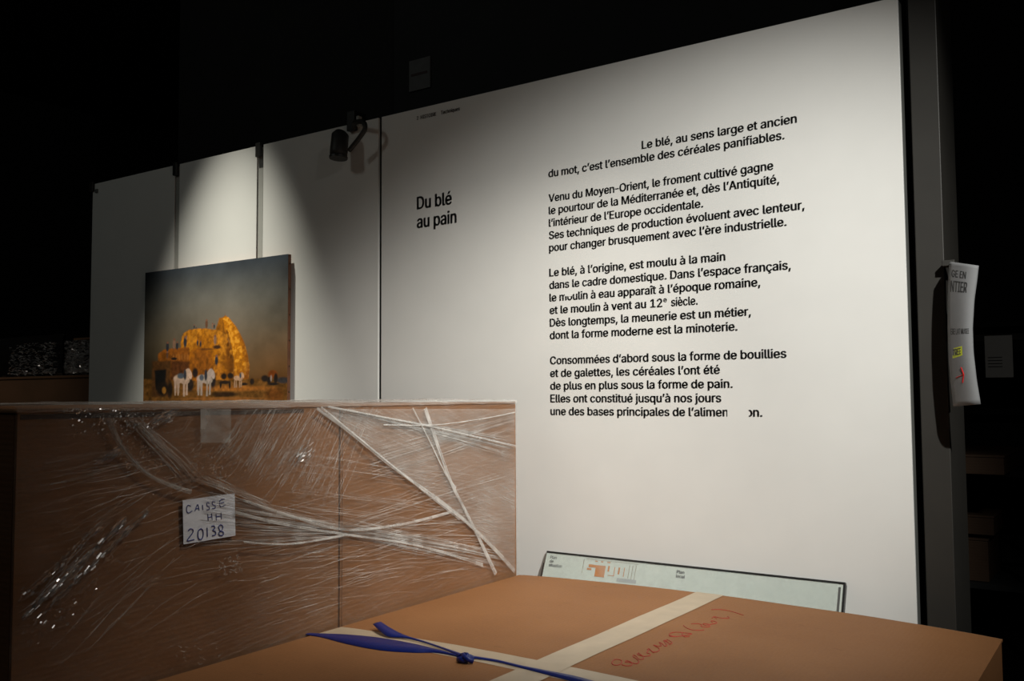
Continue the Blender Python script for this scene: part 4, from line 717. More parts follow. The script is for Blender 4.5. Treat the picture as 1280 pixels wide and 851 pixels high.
    put(ell(330, 585, 30, 24, 0.3), (0.10, 0.115, 0.135), 0.3)
    put(ell(365, 575, 12, 44, 0.3), (0.05, 0.05, 0.06), 0.3)
    put(ell(600, 620, 24, 70, 0.35), (0.03, 0.022, 0.02), 0.3)
    horse(512, 610, 0.98, (0.50, 0.44, 0.33))
    put(ell(505, 600, 18, 26, 0.3), (0.12, 0.13, 0.15), 0.3)
    put(ell(540, 580, 12, 46, 0.3), (0.05, 0.05, 0.06), 0.3)
    for x, y, rx, ry in [(690, 590, 24, 26), (745, 585, 26, 24), (700, 640, 46, 14), (665, 660, 8, 30), (740, 660, 8, 34), (855, 655, 34, 12), (925, 635, 18, 26)]:
        put(ell(x, y, rx, ry, 0.35), (0.03, 0.02, 0.014), 0.3)
    horse(800, 605, 0.55, (0.60, 0.44, 0.24))
    put(ell(828, 585, 8, 22, 0.3), (0.09, 0.1, 0.12), 0.3)
    put(ell(1095, 575, 38, 34, 0.3), (0.23, 0.08, 0.02), 0.5)
    for x, y, rx, ry in [(1030, 610, 30, 28), (1065, 625, 18, 28), (1120, 610, 16, 46), (1100, 655, 46, 12)]:
        put(ell(x, y, rx, ry, 0.35), (0.025, 0.018, 0.014), 0.3)
    put(ell(1082, 608, 8, 26, 0.3), (0.32, 0.26, 0.2), 0.3)
    m = img.mean(axis=2, keepdims=True)
    img = np.clip(m + (img - m) * 1.18, 0.002, 1) ** 1.08 * 1.08
    warm = np.clip((img[..., 0] - img[..., 2]) * 3, 0, 1)
    img[..., 0] *= 1 - 0.12 * warm
    img[..., 1] *= 0.97 - 0.22 * warm
    img[..., 2] += 0.006 * warm
    return np.clip(img, 0, 1), NX, NZ


PX0, PX1, PZ0, PZ1, PY = -5.143, -3.848, 1.53, 2.376, -0.036
pt = thing('painting', ((PX0 + PX1) / 2, -0.05, PZ0), 'unframed oil painting of golden wheat stacks and white cart horses', 'painting')
img, NX, NZ = paint_picture()
vs = []
for j in range(NZ + 1):
    for i in range(NX + 1):
        vs.append((PX0 + (PX1 - PX0) * i / NX, PY - 0.0006, PZ0 + (PZ1 - PZ0) * j / NZ))
fs = [(j * (NX + 1) + i, j * (NX + 1) + i + 1, (j + 1) * (NX + 1) + i + 1, (j + 1) * (NX + 1) + i) for j in range(NZ) for i in range(NX)]
pm = bpy.data.materials.new('oil_paint')
pm.use_nodes = True
nt = pm.node_tree
at = nt.nodes.new('ShaderNodeVertexColor'); at.layer_name = 'paint'
nt.links.new(at.outputs[0], nt.nodes['Principled BSDF'].inputs['Base Color'])
nt.nodes['Principled BSDF'].inputs['Roughness'].default_value = 0.55
nt.nodes['Principled BSDF'].inputs['Specular IOR Level'].default_value = 0.25
pic = mesh_obj('picture', vs, fs, pm, pt)
ca = pic.data.color_attributes.new('paint', 'FLOAT_COLOR', 'POINT')
idx = np.empty((len(vs), 4), np.float32)
jj = np.clip(np.arange(NZ + 1), 0, NZ - 1); ii = np.clip(np.arange(NX + 1), 0, NX - 1)
idx[:, :3] = img[jj][:, ii].reshape(-1, 3)
idx[:, 3] = 1
ca.data.foreach_set('color', idx.ravel())
box_obj('stretcher_frame', (PX0, PY, PZ0), (PX1, PY + 0.022, PZ1), M['canvas'], pt, 0.002)
for k in range(6):
    zz = PZ0 + 0.09 + k * 0.14
    box_obj('tack', (PX1, PY + 0.008, zz), (PX1 + 0.003, PY + 0.016, zz + 0.008), M['seam'], pt, 0.001)
box_obj('wall_spacer', (PX0 + 0.2, PY + 0.022, PZ1 - 0.25), (PX0 + 0.26, -0.0005, PZ1 - 0.19), M['lamp'], pt, 0.002)
box_obj('wall_spacer', (PX1 - 0.26, PY + 0.022, PZ1 - 0.25), (PX1 - 0.2, -0.0005, PZ1 - 0.19), M['lamp'], pt, 0.002)

# ------------------------------------------------------------------ film-wrapped crate (its face is the plane x = XC)
XC = -2.234
CY0, CY1, CZ = -2.335, -0.214, 1.578
CX0 = -3.55
cr = thing('wrapped_crate', ((CX0 + XC) / 2, (CY0 + CY1) / 2, 0), 'big brown cardboard crate wrapped in clear stretch film, labelled CAISSE HH 20138', 'crate')
YS = -1.258                                    # joint between the two face boards
sa = MB().box((XC - 0.012, CY0 + 0.003, 0.02), (XC, YS - 0.004, CZ - 0.016), 0.0015).build('face_board', M['card'], cr)
sb = MB().box((XC - 0.012, YS + 0.004, 0.02), (XC, CY1, CZ - 0.016), 0.0015).build('face_board', M['card'], cr)
box_obj('joint_strip', (XC - 0.02, YS - 0.006, 0.02), (XC - 0.008, YS + 0.006, CZ - 0.018), M['seam'], cr, 0)
MB().tube([(XC + 0.0005, YS + 0.013, 0.3), (XC + 0.0005, YS + 0.013, CZ - 0.02)], 0.0025, 6).build('joint_lip', M['card'], cr)
box_obj('end_board', (CX0, CY0 + 0.003, 0.02), (XC - 0.014, CY0 + 0.015, CZ - 0.016), M['card'], cr, 0.001)
box_obj('back_board', (CX0, CY1 - 0.012, 0.02), (XC - 0.014, CY1, CZ - 0.016), M['card'], cr, 0.001)
box_obj('far_board', (CX0, CY0 + 0.016, 0.02), (CX0 + 0.012, CY1 - 0.013, CZ - 0.016), M['card'], cr, 0.001)
box_obj('lid', (CX0, CY0, CZ - 0.0155), (XC + 0.0015, CY1, CZ - 0.006), M['card'], cr, 0.003)
box_obj('pallet_base', (CX0 + 0.02, CY0 + 0.03, 0), (XC - 0.03, CY1 - 0.03, 0.02), M['seam'], cr, 0.002)


def fpt(x, y, off=0.004):
    """a point on the crate face measured at pixel x, y, lifted off it"""
    p = on(x, y, 0, XC)
    return Vector((XC + off, p.y, p.z))


def nz(a, b, c=0.0):
    return noise.noise(Vector((a, b, c)))


# film sheets over face and top (one continuous skin each, a few millimetres off the board)
def film_face(name, m, off, seed):
    NYv, NZv = 90, 70
    vs, fs = [], []
    y0, y1, z0, z1 = CY0 - 0.004, CY1 + 0.002, 0.5, CZ - 0.004
    for j in range(NZv + 1):
        for i in range(NYv + 1):
            u, v = i / NYv, j / NZv
            y = y0 + (y1 - y0) * u; z = z0 + (z1 - z0) * v
            d = off + 0.004 * abs(nz(y * 5 + seed, z * 5)) + 0.003 * nz(y * 18, z * 22 + seed)
            vs.append((XC + max(0.0012, d), y, z))
    for j in range(NZv):
        for i in range(NYv):
            a = j * (NYv + 1) + i
            fs.append((a, a + 1, a + NYv + 2, a + NYv + 1))
    return mesh_obj(name, vs, fs, m, cr, True)


film_face('film_sheet', M['film'], 0.003, 1.0)
film_face('film_sheet', M['film2'], 0.007, 5.0)

# film over the top: gathered, bulging a little over the edge
vs, fs = [], []
NA, NB = 120, 24
for j in range(NB + 1):
    for i in range(NA + 1):
        u, v = i / NA, j / NB
        y = CY0 - 0.006 + (CY1 - CY0 + 0.008) * u
        if v < 0.15:
            x = XC + 0.007; z = CZ - 0.012 + 0.014 * (v / 0.15)
        else:
            q = (v - 0.15) / 0.85
            x = XC + 0.007 - q * (XC - CX0); z = CZ + 0.004
        z += (0.007 * nz(y * 6, x * 4, 3) + 0.004 * nz(y * 25, x * 9, 7)) * (1 if v > 0.1 else 0.5)
        x += 0.004 * nz(y * 14, z * 9, 2)
        vs.append((x, y, max(z, CZ - 0.004) if v >= 0.15 else z))
for j in range(NB):
    for i in range(NA):
        a = j * (NA + 1) + i
        fs.append((a, a + 1, a + NA + 2, a + NA + 1))
mesh_obj('film_top', vs, fs, M['topfilm'], cr, True)
vs, fs = [], []
for j in range(31):
    for i in range(41):
        x = CX0 + (XC + 0.004 - CX0) * i / 40; z = 0.5 + (CZ - 0.5) * j / 30
        vs.append((x, CY0 - 0.003 - 0.004 * abs(nz(x * 8, z * 9)), z))
for j in range(30):
    for i in range(40):
        a = j * 41 + i
        fs.append((a, a + 1, a + 42, a + 41))
mesh_obj('film_end', vs, fs, M['film2'], cr, True)

# ---- film strands: fine stretched creases, far too many to count
ST = MB()


def strand(p, q, bow=0.0, w=0.0016, off=0.009, seg=7):
    """a thin crease between two face points: a low ridge of two slopes"""
    p, q = Vector(p), Vector(q)
    if p.z > CZ - 0.012 or q.z > CZ - 0.012:
        p.z = min(p.z, CZ - 0.012); q.z = min(q.z, CZ - 0.012)
    d = (q - p)
    if d.length < 1e-4: return
    t = d.normalized()
    nrm = Vector((0, -t.z, t.y))
    if nrm.z < 0: nrm = -nrm
    wob = RND.uniform(-1, 1) * 0.003
    vs = []
    for i in range(seg + 1):
        k = i / seg
        c = p + d * k + nrm * (bow * 4 * k * (1 - k) + wob * sin(k * 9 + wob * 900))
        ww = w * (0.25 + 0.75 * sin(pi * min(1, max(0, k))) ** 0.5)
        c.x = XC + off
        c.y = min(max(c.y, CY0), CY1)
        vs += [c - nrm * ww, c + Vector((0.0011, 0, 0)), c + nrm * ww]
    fs = []
    for i in range(seg):
        a = 3 * i
        fs += [(a, a + 1, a + 4, a + 3), (a + 1, a + 2, a + 5, a + 4)]
    ST.add(vs, fs)


def fan(n, A0, A1, B0, B1, jit=3, w=(0.0006, 0.0016), bow=0.004, part=1.0):
    """n creases from points along px segment A0-A1 to matching points along px segment B0-B1"""
    for i in range(n):
        k = RND.random()
        a = (A0[0] + (A1[0] - A0[0]) * k + RND.gauss(0, jit), A0[1] + (A1[1] - A0[1]) * k + RND.gauss(0, jit))
        k2 = min(1, max(0, k + RND.gauss(0, 0.06)))
        b = (B0[0] + (B1[0] - B0[0]) * k2 + RND.gauss(0, jit), B0[1] + (B1[1] - B0[1]) * k2 + RND.gauss(0, jit))
        if part < 1:
            L = RND.uniform(part * 0.4, part); s0 = RND.uniform(0, 1 - L)
            a, b = ((a[0] + (b[0] - a[0]) * s0, a[1] + (b[1] - a[1]) * s0), (a[0] + (b[0] - a[0]) * (s0 + L), a[1] + (b[1] - a[1]) * (s0 + L)))
        x_ok = lambda p: (max(22, min(640, p[0])), max(509, p[1]))
        a, b = x_ok(a), x_ok(b)
        strand(fpt(*a), fpt(*b), RND.uniform(-bow, bow), RND.uniform(*w), RND.uniform(0.008, 0.013))


# bundle gathering near the middle of the face, then fanning out to both sides
fan(34, (250, 610), (250, 690), (425, 655), (432, 672), 2, (0.0005, 0.0013))
fan(28, (290, 630), (300, 680), (430, 655), (430, 672), 2, (0.0006, 0.0016))
fan(34, (425, 650), (432, 672), (620, 690), (640, 716), 2, (0.0006, 0.0015))
fan(26, (425, 655), (432, 665), (640, 560), (640, 700), 3, (0.0005, 0.0012))
# curved band dropping from the upper left of the face
fan(26, (150, 520), (170, 520), (230, 610), (250, 590), 3, (0.0006, 0.0018), 0.012)
fan(22, (230, 600), (250, 590), (330, 625), (340, 640), 3, (0.0006, 0.0014), 0.01)
# fine diagonal hatching below the top edge
fan(90, (262, 560), (420, 640), (300, 510), (470, 510), 4, (0.0002, 0.0006), 0.002)
fan(60, (200, 560), (330, 640), (240, 512), (410, 512), 5, (0.0002, 0.0005), 0.002, 0.7)
# long creases of the right half
fan(34, (400, 508), (430, 512), (640, 545), (640, 575), 2, (0.0006, 0.0015))
fan(30, (460, 560), (460, 600), (640, 508), (640, 540), 3, (0.0005, 0.0010))
fan(40, (330, 560), (330, 640), (640, 600), (640, 690), 5, (0.0004, 0.0010), 0.006, 0.6)
fan(46, (430, 560), (430, 700), (560, 520), (600, 650), 5, (0.0004, 0.0010), 0.004, 0.4)
# short bright slanting creases of the lower middle
fan(80, (290, 700), (330, 780), (600, 600), (640, 690), 5, (0.0005, 0.0012), 0.003, 0.22)
fan(56, (250, 620), (300, 760), (600, 650), (630, 715), 8, (0.0004, 0.0010), 0.006, 0.35)
fan(26, (120, 640), (160, 760), (430, 560), (430, 720), 8, (0.0004, 0.0010), 0.006, 0.3)
# steep tight creases of the lower left
fan(14, (20, 745), (80, 851), (165, 610), (230, 700), 4, (0.0005, 0.0011), 0.003, 0.8)
fan(18, (16, 760), (44, 775), (130, 650), (165, 640), 4, (0.0008, 0.0018), 0.002, 0.6)
fan(12, (30, 700), (120, 851), (250, 560), (330, 700), 6, (0.0004, 0.0008), 0.003, 0.7)
fan(22, (30, 560), (30, 660), (230, 520), (240, 600), 5, (0.0004, 0.001), 0.008, 0.6)
fan(10, (60, 640), (60, 700), (150, 560), (240, 620), 5, (0.0004, 0.001), 0.006, 0.5)
o = ST.build('film_strands', M['strand'], cr, True)
o['kind'] = 'stuff'


# ---- named folds: thick ropes of film seen singly
def fold(pts, w0, w1, off=0.014, m=None, name='film_fold', h=0.004):
    P = catmull([fpt(*p, off=off) for p in pts], 10)
    vs, fs = [], []
    n = len(P)
    ns = max(5, int((w0 + w1) * 800))
    for r in range(ns):
        a0, a1 = RND.uniform(-1, 1), RND.uniform(-1, 1)
        ph, hw = RND.uniform(0, 9), RND.uniform(0.0006, 0.0016)
        base = len(vs)
        for i, p in enumerate(P):
            t = (P[min(i + 1, n - 1)] - P[max(i - 1, 0)]).normalized()
            nr = Vector((0, -t.z, t.y))
            if nr.z < 0: nr = -nr
            k = i / (n - 1)
            a = a0 + (a1 - a0) * k + 0.15 * nz(k * 4, ph)
            c = p + nr * (w0 + (w1 - w0) * k) * a + Vector((h * 0.5 * (1 - a * a), 0, 0))
            vs += [c - nr * hw, c + Vector((0.0012, 0, 0)), c + nr * hw]
        for i in range(n - 1):
            a = base + 3 * i
            fs += [(a, a + 1, a + 4, a + 3), (a + 1, a + 2, a + 5, a + 4)]
    return mesh_obj(name, vs, fs, m or M['fold'], cr, True)


fold([(392, 510), (430, 537), (490, 585), (540, 620), (578, 650), (610, 680), (640, 712)], 0.006, 0.014)
fold([(396, 509), (450, 553), (520, 610), (570, 648)], 0.003, 0.004, 0.018)
fold([(528, 510), (545, 560), (562, 605), (580, 640), (600, 680), (617, 716)], 0.010, 0.012, 0.012)
fold([(512, 510), (530, 545), (552, 590), (566, 610)], 0.004, 0.006, 0.013)
fold([(405, 508), (470, 520), (550, 536), (641, 557)], 0.0035, 0.005, 0.015)
fold([(475, 531), (540, 531), (600, 523), (641, 515)], 0.002, 0.004, 0.015)
fold([(290, 640), (350, 655), (430, 668), (520, 682), (600, 706)], 0.005, 0.008, 0.012)
fold([(300, 625), (360, 645), (430, 662), (500, 655), (560, 640)], 0.004, 0.005, 0.013)
fold([(130, 520), (150, 560), (185, 595), (235, 615)], 0.010, 0.008, 0.012, M['strand'])
fold([(300, 678), (360, 680), (430, 668)], 0.005, 0.004, 0.014)
# layered (milky) film triangle right of the long rope
tri = [(400, 511), (641, 511), (641, 714), (612, 684), (578, 652), (540, 622), (490, 587), (430, 538)]
mesh_obj('film_layer', [fpt(x, y, off=0.011) for x, y in tri], [tuple(range(8))], M['layer'], cr)
# small patch of tape holding the film at the top, and crumpled film bits
vs = []
for j in range(7):
    for i in range(6):
        p = fpt(247 + 38 * i / 5, 511 + 42 * j / 6, off=0.013 + 0.002 * nz(i * 0.9, j * 0.7, 5))
        vs.append(p)
mesh_obj('film_patch', vs, [(j * 6 + i, j * 6 + i + 1, (j + 1) * 6 + i + 1, (j + 1) * 6 + i) for j in range(6) for i in range(5)], M['patch'], cr, True)


def crumple(cx, cy, rx, ry, n, name='film_crumple'):
    mb = MB()
    for _ in range(n):
        a = RND.uniform(0, 2 * pi); r = sqrt(RND.random())
        x, y = cx + rx * r * cos(a), cy + ry * r * sin(a)
        q = RND.uniform(0, 2 * pi); L = RND.uniform(2, 7)
        P = [fpt(x + L * k * cos(q + k), max(509, y + L * k * sin(q + k)), off=0.012 + RND.uniform(0, 0.004)) for k in (0, 0.5, 1.0)]
        mb.tube(P, [0.0005, 0.0014, 0.0005], 5, False)
    return mb.build(name, M['wrink'], cr, True)


crumple(150, 525, 32, 16, 70)
crumple(175, 560, 30, 30, 60)
crumple(285, 705, 14, 12, 40)
crumple(250, 590, 40, 12, 30)
crumple(255, 815, 45, 14, 22)
crumple(120, 700, 30, 24, 30)

# ---- shiny creases that catch the lamps
def glints(n, A, B, spread, slope, L=(4, 16), name='film_glints'):
    """small flat facets of creased film, each tilted its own way about the crease direction"""
    mb = MB()
    for _ in range(n * 9):
        k = RND.random()
        x = A[0] + (B[0] - A[0]) * k + RND.gauss(0, spread); y = A[1] + (B[1] - A[1]) * k + RND.gauss(0, spread)
        x, y = max(19, x), max(511, y)
        q = slope + RND.gauss(0, 0.06); l = RND.uniform(*L) * 0.5
        a = fpt(x, y, 0.013); b = fpt(max(19, x + l * cos(q)), max(511, y - l * sin(q)), 0.013 + RND.gauss(0, 0.0003))
        t = b - a
        if t.length < 1e-4: continue
        tn = t.normalized(); w = tn.cross(Vector((1, 0, 0))).normalized()
        th = RND.uniform(-0.8, 0.8)
        w = (w * cos(th) + tn.cross(w) * sin(th)) * RND.uniform(0.0008, 0.0022)
        mb.add([a - w, b - w, b + w, a + w], [(0, 1, 2, 3)])
    o = mb.build(name, M['glint'], cr)
    o['kind'] = 'stuff'
    return o


glints(60, (24, 772), (150, 652), 2.2, 0.77, (8, 20))
glints(45, (36, 778), (178, 642), 2.0, 0.77, (8, 20))
glints(30, (20, 750), (120, 660), 3, 0.77, (5, 14))
glints(24, (25, 800), (110, 730), 9, 0.77, (3, 10))
glints(60, (75, 515), (200, 530), 12, 0.9, (2, 6))
glints(30, (140, 545), (200, 600), 14, 0.7, (2, 6))
glints(16, (185, 530), (215, 515), 3, 0.55, (6, 22))
glints(14, (115, 578), (145, 565), 3, 0.45, (6, 22))
glints(20, (235, 590), (290, 580), 10, 0.8, (2, 8))
glints(14, (380, 560), (365, 575), 5, 0.8, (5, 14))
box_obj('lid_shade_strip', (XC + 0.0002, CY0 + 0.01, CZ - 0.030), (XC + 0.0012, -1.42, CZ - 0.0175), M['seam'], cr, 0)  # dark strip standing in for the shade under the lid's overhang

# ---- paper label taped to the crate, under the film
LC = [(226, 625), (291, 616), (292, 669), (227, 680)]
lab = [fpt(x, y, off=0.0085) for x, y in LC]


def lab_pt(u, v, off):
    a = lab[3].lerp(lab[2], u); b = lab[0].lerp(lab[1], u)
    p = a.lerp(b, v)
    return Vector((XC + off, p.y, p.z))


vs = [lab_pt(i / 10, j / 8, 0.0085) for j in range(9) for i in range(11)]
lb = mesh_obj('paper_label', vs, [(j * 11 + i, j * 11 + i + 1, (j + 1) * 11 + i + 1, (j + 1) * 11 + i) for j in range(8) for i in range(10)], M['paperblue'], cr, True)
lb['label'] = 'white paper label with blue handwriting CAISSE HH 20138'


def lcrop(x, y):    # drawing coordinates on the label -> crate face
    p = fpt(210 + x / 9.46, 600 + y / 9.46)
    return Vector((XC + 0.0087, p.y, p.z))


GLY = {
    'C': [[(245, 305), (215, 295), (197, 325), (200, 370), (225, 385), (262, 360)]],
    'A': [[(295, 365), (318, 300), (330, 290), (345, 355)], [(302, 338), (342, 330)]],
    'I': [[(385, 290), (388, 350)]],
    'S': [[(468, 272), (440, 265), (438, 300), (465, 315), (462, 345), (435, 350)]],
    's': [[(535, 255), (505, 250), (502, 285), (535, 300), (530, 330), (500, 335)]],
    'E': [[(645, 220), (592, 240), (595, 310), (655, 292)], [(595, 272), (640, 262)]],
    'H': [[(447, 398), (452, 478)], [(450, 440), (495, 430)], [(492, 392), (500, 470)]],
    'h': [[(545, 400), (548, 475)], [(548, 432), (605, 420)], [(603, 380), (610, 460)]],
    '2': [[(215, 600), (240, 575), (272, 585), (268, 620), (235, 665), (205, 715), (285, 700)]],
    '0': [[(365, 572), (335, 600), (330, 660), (345, 695), (378, 690), (393, 640), (388, 590), (365, 572)]],
    '1': [[(438, 560), (442, 665)]],
    '3': [[(490, 545), (520, 540), (530, 565), (505, 590), (535, 605), (538, 640), (500, 655)]],
    '8': [[(600, 525), (575, 550), (590, 590), (630, 615), (622, 650), (585, 650), (580, 620), (615, 585), (625, 545), (600, 525)]],
}
for g, sts in GLY.items():
    mb = MB()
    for st in sts:
        mb.tube(catmull([lcrop(*p) for p in st], 4), 0.0018 if g in '20138' else 0.0014, 5)
    mb.build('handwritten_letter', M['bluepen'], lb)

# ------------------------------------------------------------------ the low cardboard box
BX0, BX1, BY0, BY1 = XC + 0.020, -0.405, -2.62, -0.225


def box_z(x, y):
    u = (x - BX0) / (BX1 - BX0)
    z = 0.846 + 0.017 * sin(pi * min(1, max(0, u)) ** 0.8) - 0.012 * max(0, (u - 0.75) / 0.25) ** 2
    z += 0.002 * nz(x * 3, y * 3, 1) * min(1, u * 8)
    return z


def bpt(x, y, lift=0.0):
    """point of the box top measured at pixel x, y"""
    z = 0.85
    for _ in range(4):
        p = on(x, y, 2, z)
        z = box_z(p.x, p.y) + lift
    return Vector((p.x, p.y, z))


bx = thing('cardboard_box', ((BX0 + BX1) / 2, (BY0 + BY1) / 2, 0), 'large flat-topped brown cardboard box in the foreground, taped and marked in red', 'box')
NU, NV = 60, 50
vs, fs = [], []
for j in range(NV + 1):
    for i in range(NU + 1):
        x = BX0 + (BX1 - BX0) * i / NU; y = BY0 + (BY1 - BY0) * j / NV
        vs.append((x, y, box_z(x, y)))
n1 = len(vs)
vs += [(a, b, c - 0.006) for a, b, c in vs]
for j in range(NV):
    for i in range(NU):
        a = j * (NU + 1) + i
        fs.append((a, a + 1, a + NU + 2, a + NU + 1))
        fs.append((n1 + a, n1 + a + NU + 1, n1 + a + NU + 2, n1 + a + 1))
rim = [i for i in range(NU + 1)] + [j * (NU + 1) + NU for j in range(1, NV + 1)] + [NV * (NU + 1) + i for i in range(NU - 1, -1, -1)] + [j * (NU + 1) for j in range(NV - 1, 0, -1)]
for k in range(len(rim)):
    a, b = rim[k], rim[(k + 1) % len(rim)]
    fs.append((a, n1 + a, n1 + b, b))
mesh_obj('top_panel', vs, fs, M['card2'], bx)


def wall_strip(name, A, B, inset):
    n = 40
    vs = []
    for i in range(n + 1):
        x = A[0] + (B[0] - A[0]) * i / n; y = A[1] + (B[1] - A[1]) * i / n
        vs += [(x, y, 0.0), (x, y, box_z(x, y) - 0.0065), (x + inset[0], y + inset[1], box_z(x, y) - 0.0065), (x + inset[0], y + inset[1], 0.0)]
    fs = []
    for i in range(n):
        for k in range(4):
            fs.append((4 * i + k, 4 * i + (k + 1) % 4, 4 * i + 4 + (k + 1) % 4, 4 * i + 4 + k))
    fs += [(0, 1, 2, 3), (4 * n + 3, 4 * n + 2, 4 * n + 1, 4 * n)]
    return mesh_obj(name, vs, fs, M['card2'], bx)


wall_strip('side_panel', (BX1 - 0.003, BY0 + 0.004), (BX1 - 0.003, BY1 - 0.004), (-0.006, 0))
wall_strip('side_panel', (BX0 + 0.003, BY0 + 0.004), (BX0 + 0.003, BY1 - 0.004), (0.006, 0))
wall_strip('side_panel', (BX0 + 0.01, BY1 - 0.003), (BX1 - 0.01, BY1 - 0.003), (0, -0.006))
wall_strip('side_panel', (BX0 + 0.01, BY0 + 0.003), (BX1 - 0.01, BY0 + 0.003), (0, 0.006))
# frayed pale corner and rim of the lid
c = MB()
P = [(x, BY1 + 0.0005, box_z(x, BY1) - 0.002) for x in np.linspace(BX0 + 0.02, BX1 - 0.003, 40)]
c.tube(P, 0.0022, 5).build('rim_edge', mat('worn_card_edge', (0.30, 0.20, 0.12), 0.8, 0.4, 20), bx)


def tape_strip(name, A, B, width, lift, m, n=60):
    A, B = Vector(A), Vector(B)
    d = (B - A).normalized(); s = Vector((-d.y, d.x))
    vs = []
    for i in range(n + 1):
        p = A.lerp(B, i / n)
        for k in range(5):
            q = p + s * width * ((k / 4) - 0.5)
            vs.append((q.x, q.y, box_z(q.x, q.y) + lift + 0.0006 * (nz(q.x * 12, q.y * 12, 4) + 1)))
    return mesh_obj(name, vs, [(5 * i + k, 5 * i + k + 1, 5 * i + k + 6, 5 * i + k + 5) for i in range(n) for k in range(4)], m, bx, True)


def b2(x, y):
    p = bpt(x, y); return (p.x, p.y)


TA = b2(860, 766)
tape_strip('paper_tape', (-1.366, BY1 + 0.002), (-1.392, -2.55), 0.108, 0.0012, M['tape'])
tape_strip('paper_tape', (BX0 + 0.004, -1.325), (-0.42, -1.372), 0.105, 0.0002, M['tape'])

# red handwriting, running away from the camera beside the tape
HW = [[(75, 545), (90, 530), (130, 528), (158, 540), (150, 565), (120, 578), (85, 575), (70, 560), (75, 545)],
      [(158, 575), (200, 585), (240, 580), (250, 560), (225, 545), (200, 540), (190, 550), (230, 555), (290, 565), (310, 545), (285, 520), (260, 505), (262, 490), (290, 500), (310, 525), (345, 525), (352, 505), (325, 485), (305, 470), (300, 485), (330, 495), (365, 500), (410, 492), (405, 475), (380, 468), (400, 440), (425, 455), (440, 470)],
      [(385, 440), (400, 432), (440, 462), (480, 455), (490, 430), (440, 400), (480, 410), (510, 405), (490, 375), (520, 390), (540, 410), (560, 400), (530, 360), (560, 372), (590, 390), (605, 378), (570, 355), (545, 358), (570, 375), (585, 398)],
      [(580, 318), (610, 325), (700, 318), (780, 300), (720, 292), (640, 285), (590, 295), (585, 315), (650, 325)], [(690, 285), (710, 325), (760, 322)],
      [(705, 225), (740, 250), (800, 268), (890, 267)],
      [(775, 212), (830, 210), (870, 220), (860, 232), (890, 240), (940, 235), (930, 215), (880, 210), (905, 225), (950, 215), (1000, 205), (990, 190), (950, 185), (965, 200)],
      [(960, 160), (985, 148), (1040, 160), (1110, 160), (1100, 145)], [(975, 145), (1000, 165)],
      [(955, 85), (1040, 85), (1130, 100), (1240, 135)]]
for st in HW:
    P = catmull([bpt(755 + x / 7.11, 750 + y / 7.11, 0.0004) for x, y in st], 4)
    MB().tube(P, 0.0015, 5).build('red_pen_stroke', M['redpen'], bx)

# ------------------------------------------------------------------ blue strap with its knot, lying on the box
sp = thing('blue_strap', (-1.70, -1.36, 0.86), 'flat blue plastic strap knotted on top of the foreground box', 'strap')


def edge_ribbon(name, upper, lower, lift_u, lift_l, m, parent, thick=0.0009):
    """strap whose two edges are measured on the photograph; heights above the lid given per point"""
    U = catmull([bpt(*p, lift=l) for p, l in zip(upper, lift_u)], 8)
    Lw = catmull([bpt(*p, lift=l) for p, l in zip(lower, lift_l)], 8)
    vs = []
    for a, b in zip(U, Lw):
        mid = (a + b) / 2 + Vector((0, -0.0015, 0.0015))
        vs += [a, mid, b]
    fs = []
    for i in range(len(U) - 1):
        for k in range(2):
            fs.append((3 * i + k, 3 * i + k + 1, 3 * i + k + 4, 3 * i + k + 3))
    o = mesh_obj(name, vs, fs, m, parent, True)
    s = o.modifiers.new('thickness', 'SOLIDIFY'); s.thickness = thick; s.offset = 0
    return o


edge_ribbon('strap_band', [(380, 790.8), (400, 791.5), (435, 793), (475, 797), (515, 804), (545, 811), (575, 819)],
            [(380, 792.8), (400, 796), (435, 805), (475, 812.5), (515, 815.5), (545, 816), (575, 821.5)],
            [0.001, 0.003, 0.010, 0.012, 0.012, 0.008, 0.006], [0.001] * 7, M['blue'], sp)
edge_ribbon('strap_band', [(588, 819), (620, 824), (650, 831), (685, 838), (720, 845), (760, 856), (800, 868)],
            [(588, 822), (620, 827), (650, 834.5), (685, 843.5), (720, 853), (760, 865), (800, 878)],
            [0.006, 0.006, 0.007, 0.009, 0.010, 0.010, 0.010], [0.004, 0.003, 0.003, 0.003, 0.002, 0.002, 0.002], M['blue'], sp)
edge_ribbon('loose_end', [(476, 777), (487, 784), (498, 790), (510, 795), (530, 801), (560, 811), (578, 817)],
            [(466, 780), (476, 789.5), (486, 795.5), (505, 797.5), (530, 803.5), (560, 814), (576, 822)],
            [0.024, 0.020, 0.014, 0.010, 0.008, 0.008, 0.012], [0.020, 0.012, 0.006, 0.005, 0.004, 0.005, 0.004], M['blue'], sp)
# knot: interlaced loops
K = bpt(581, 828)
kd = (bpt(600, 832) - bpt(560, 824)).normalized()
ks = Vector((-kd.y, kd.x, 0)).normalized()


def kp(a, b, c): return K + kd * a + ks * b + Vector((0, 0, c))


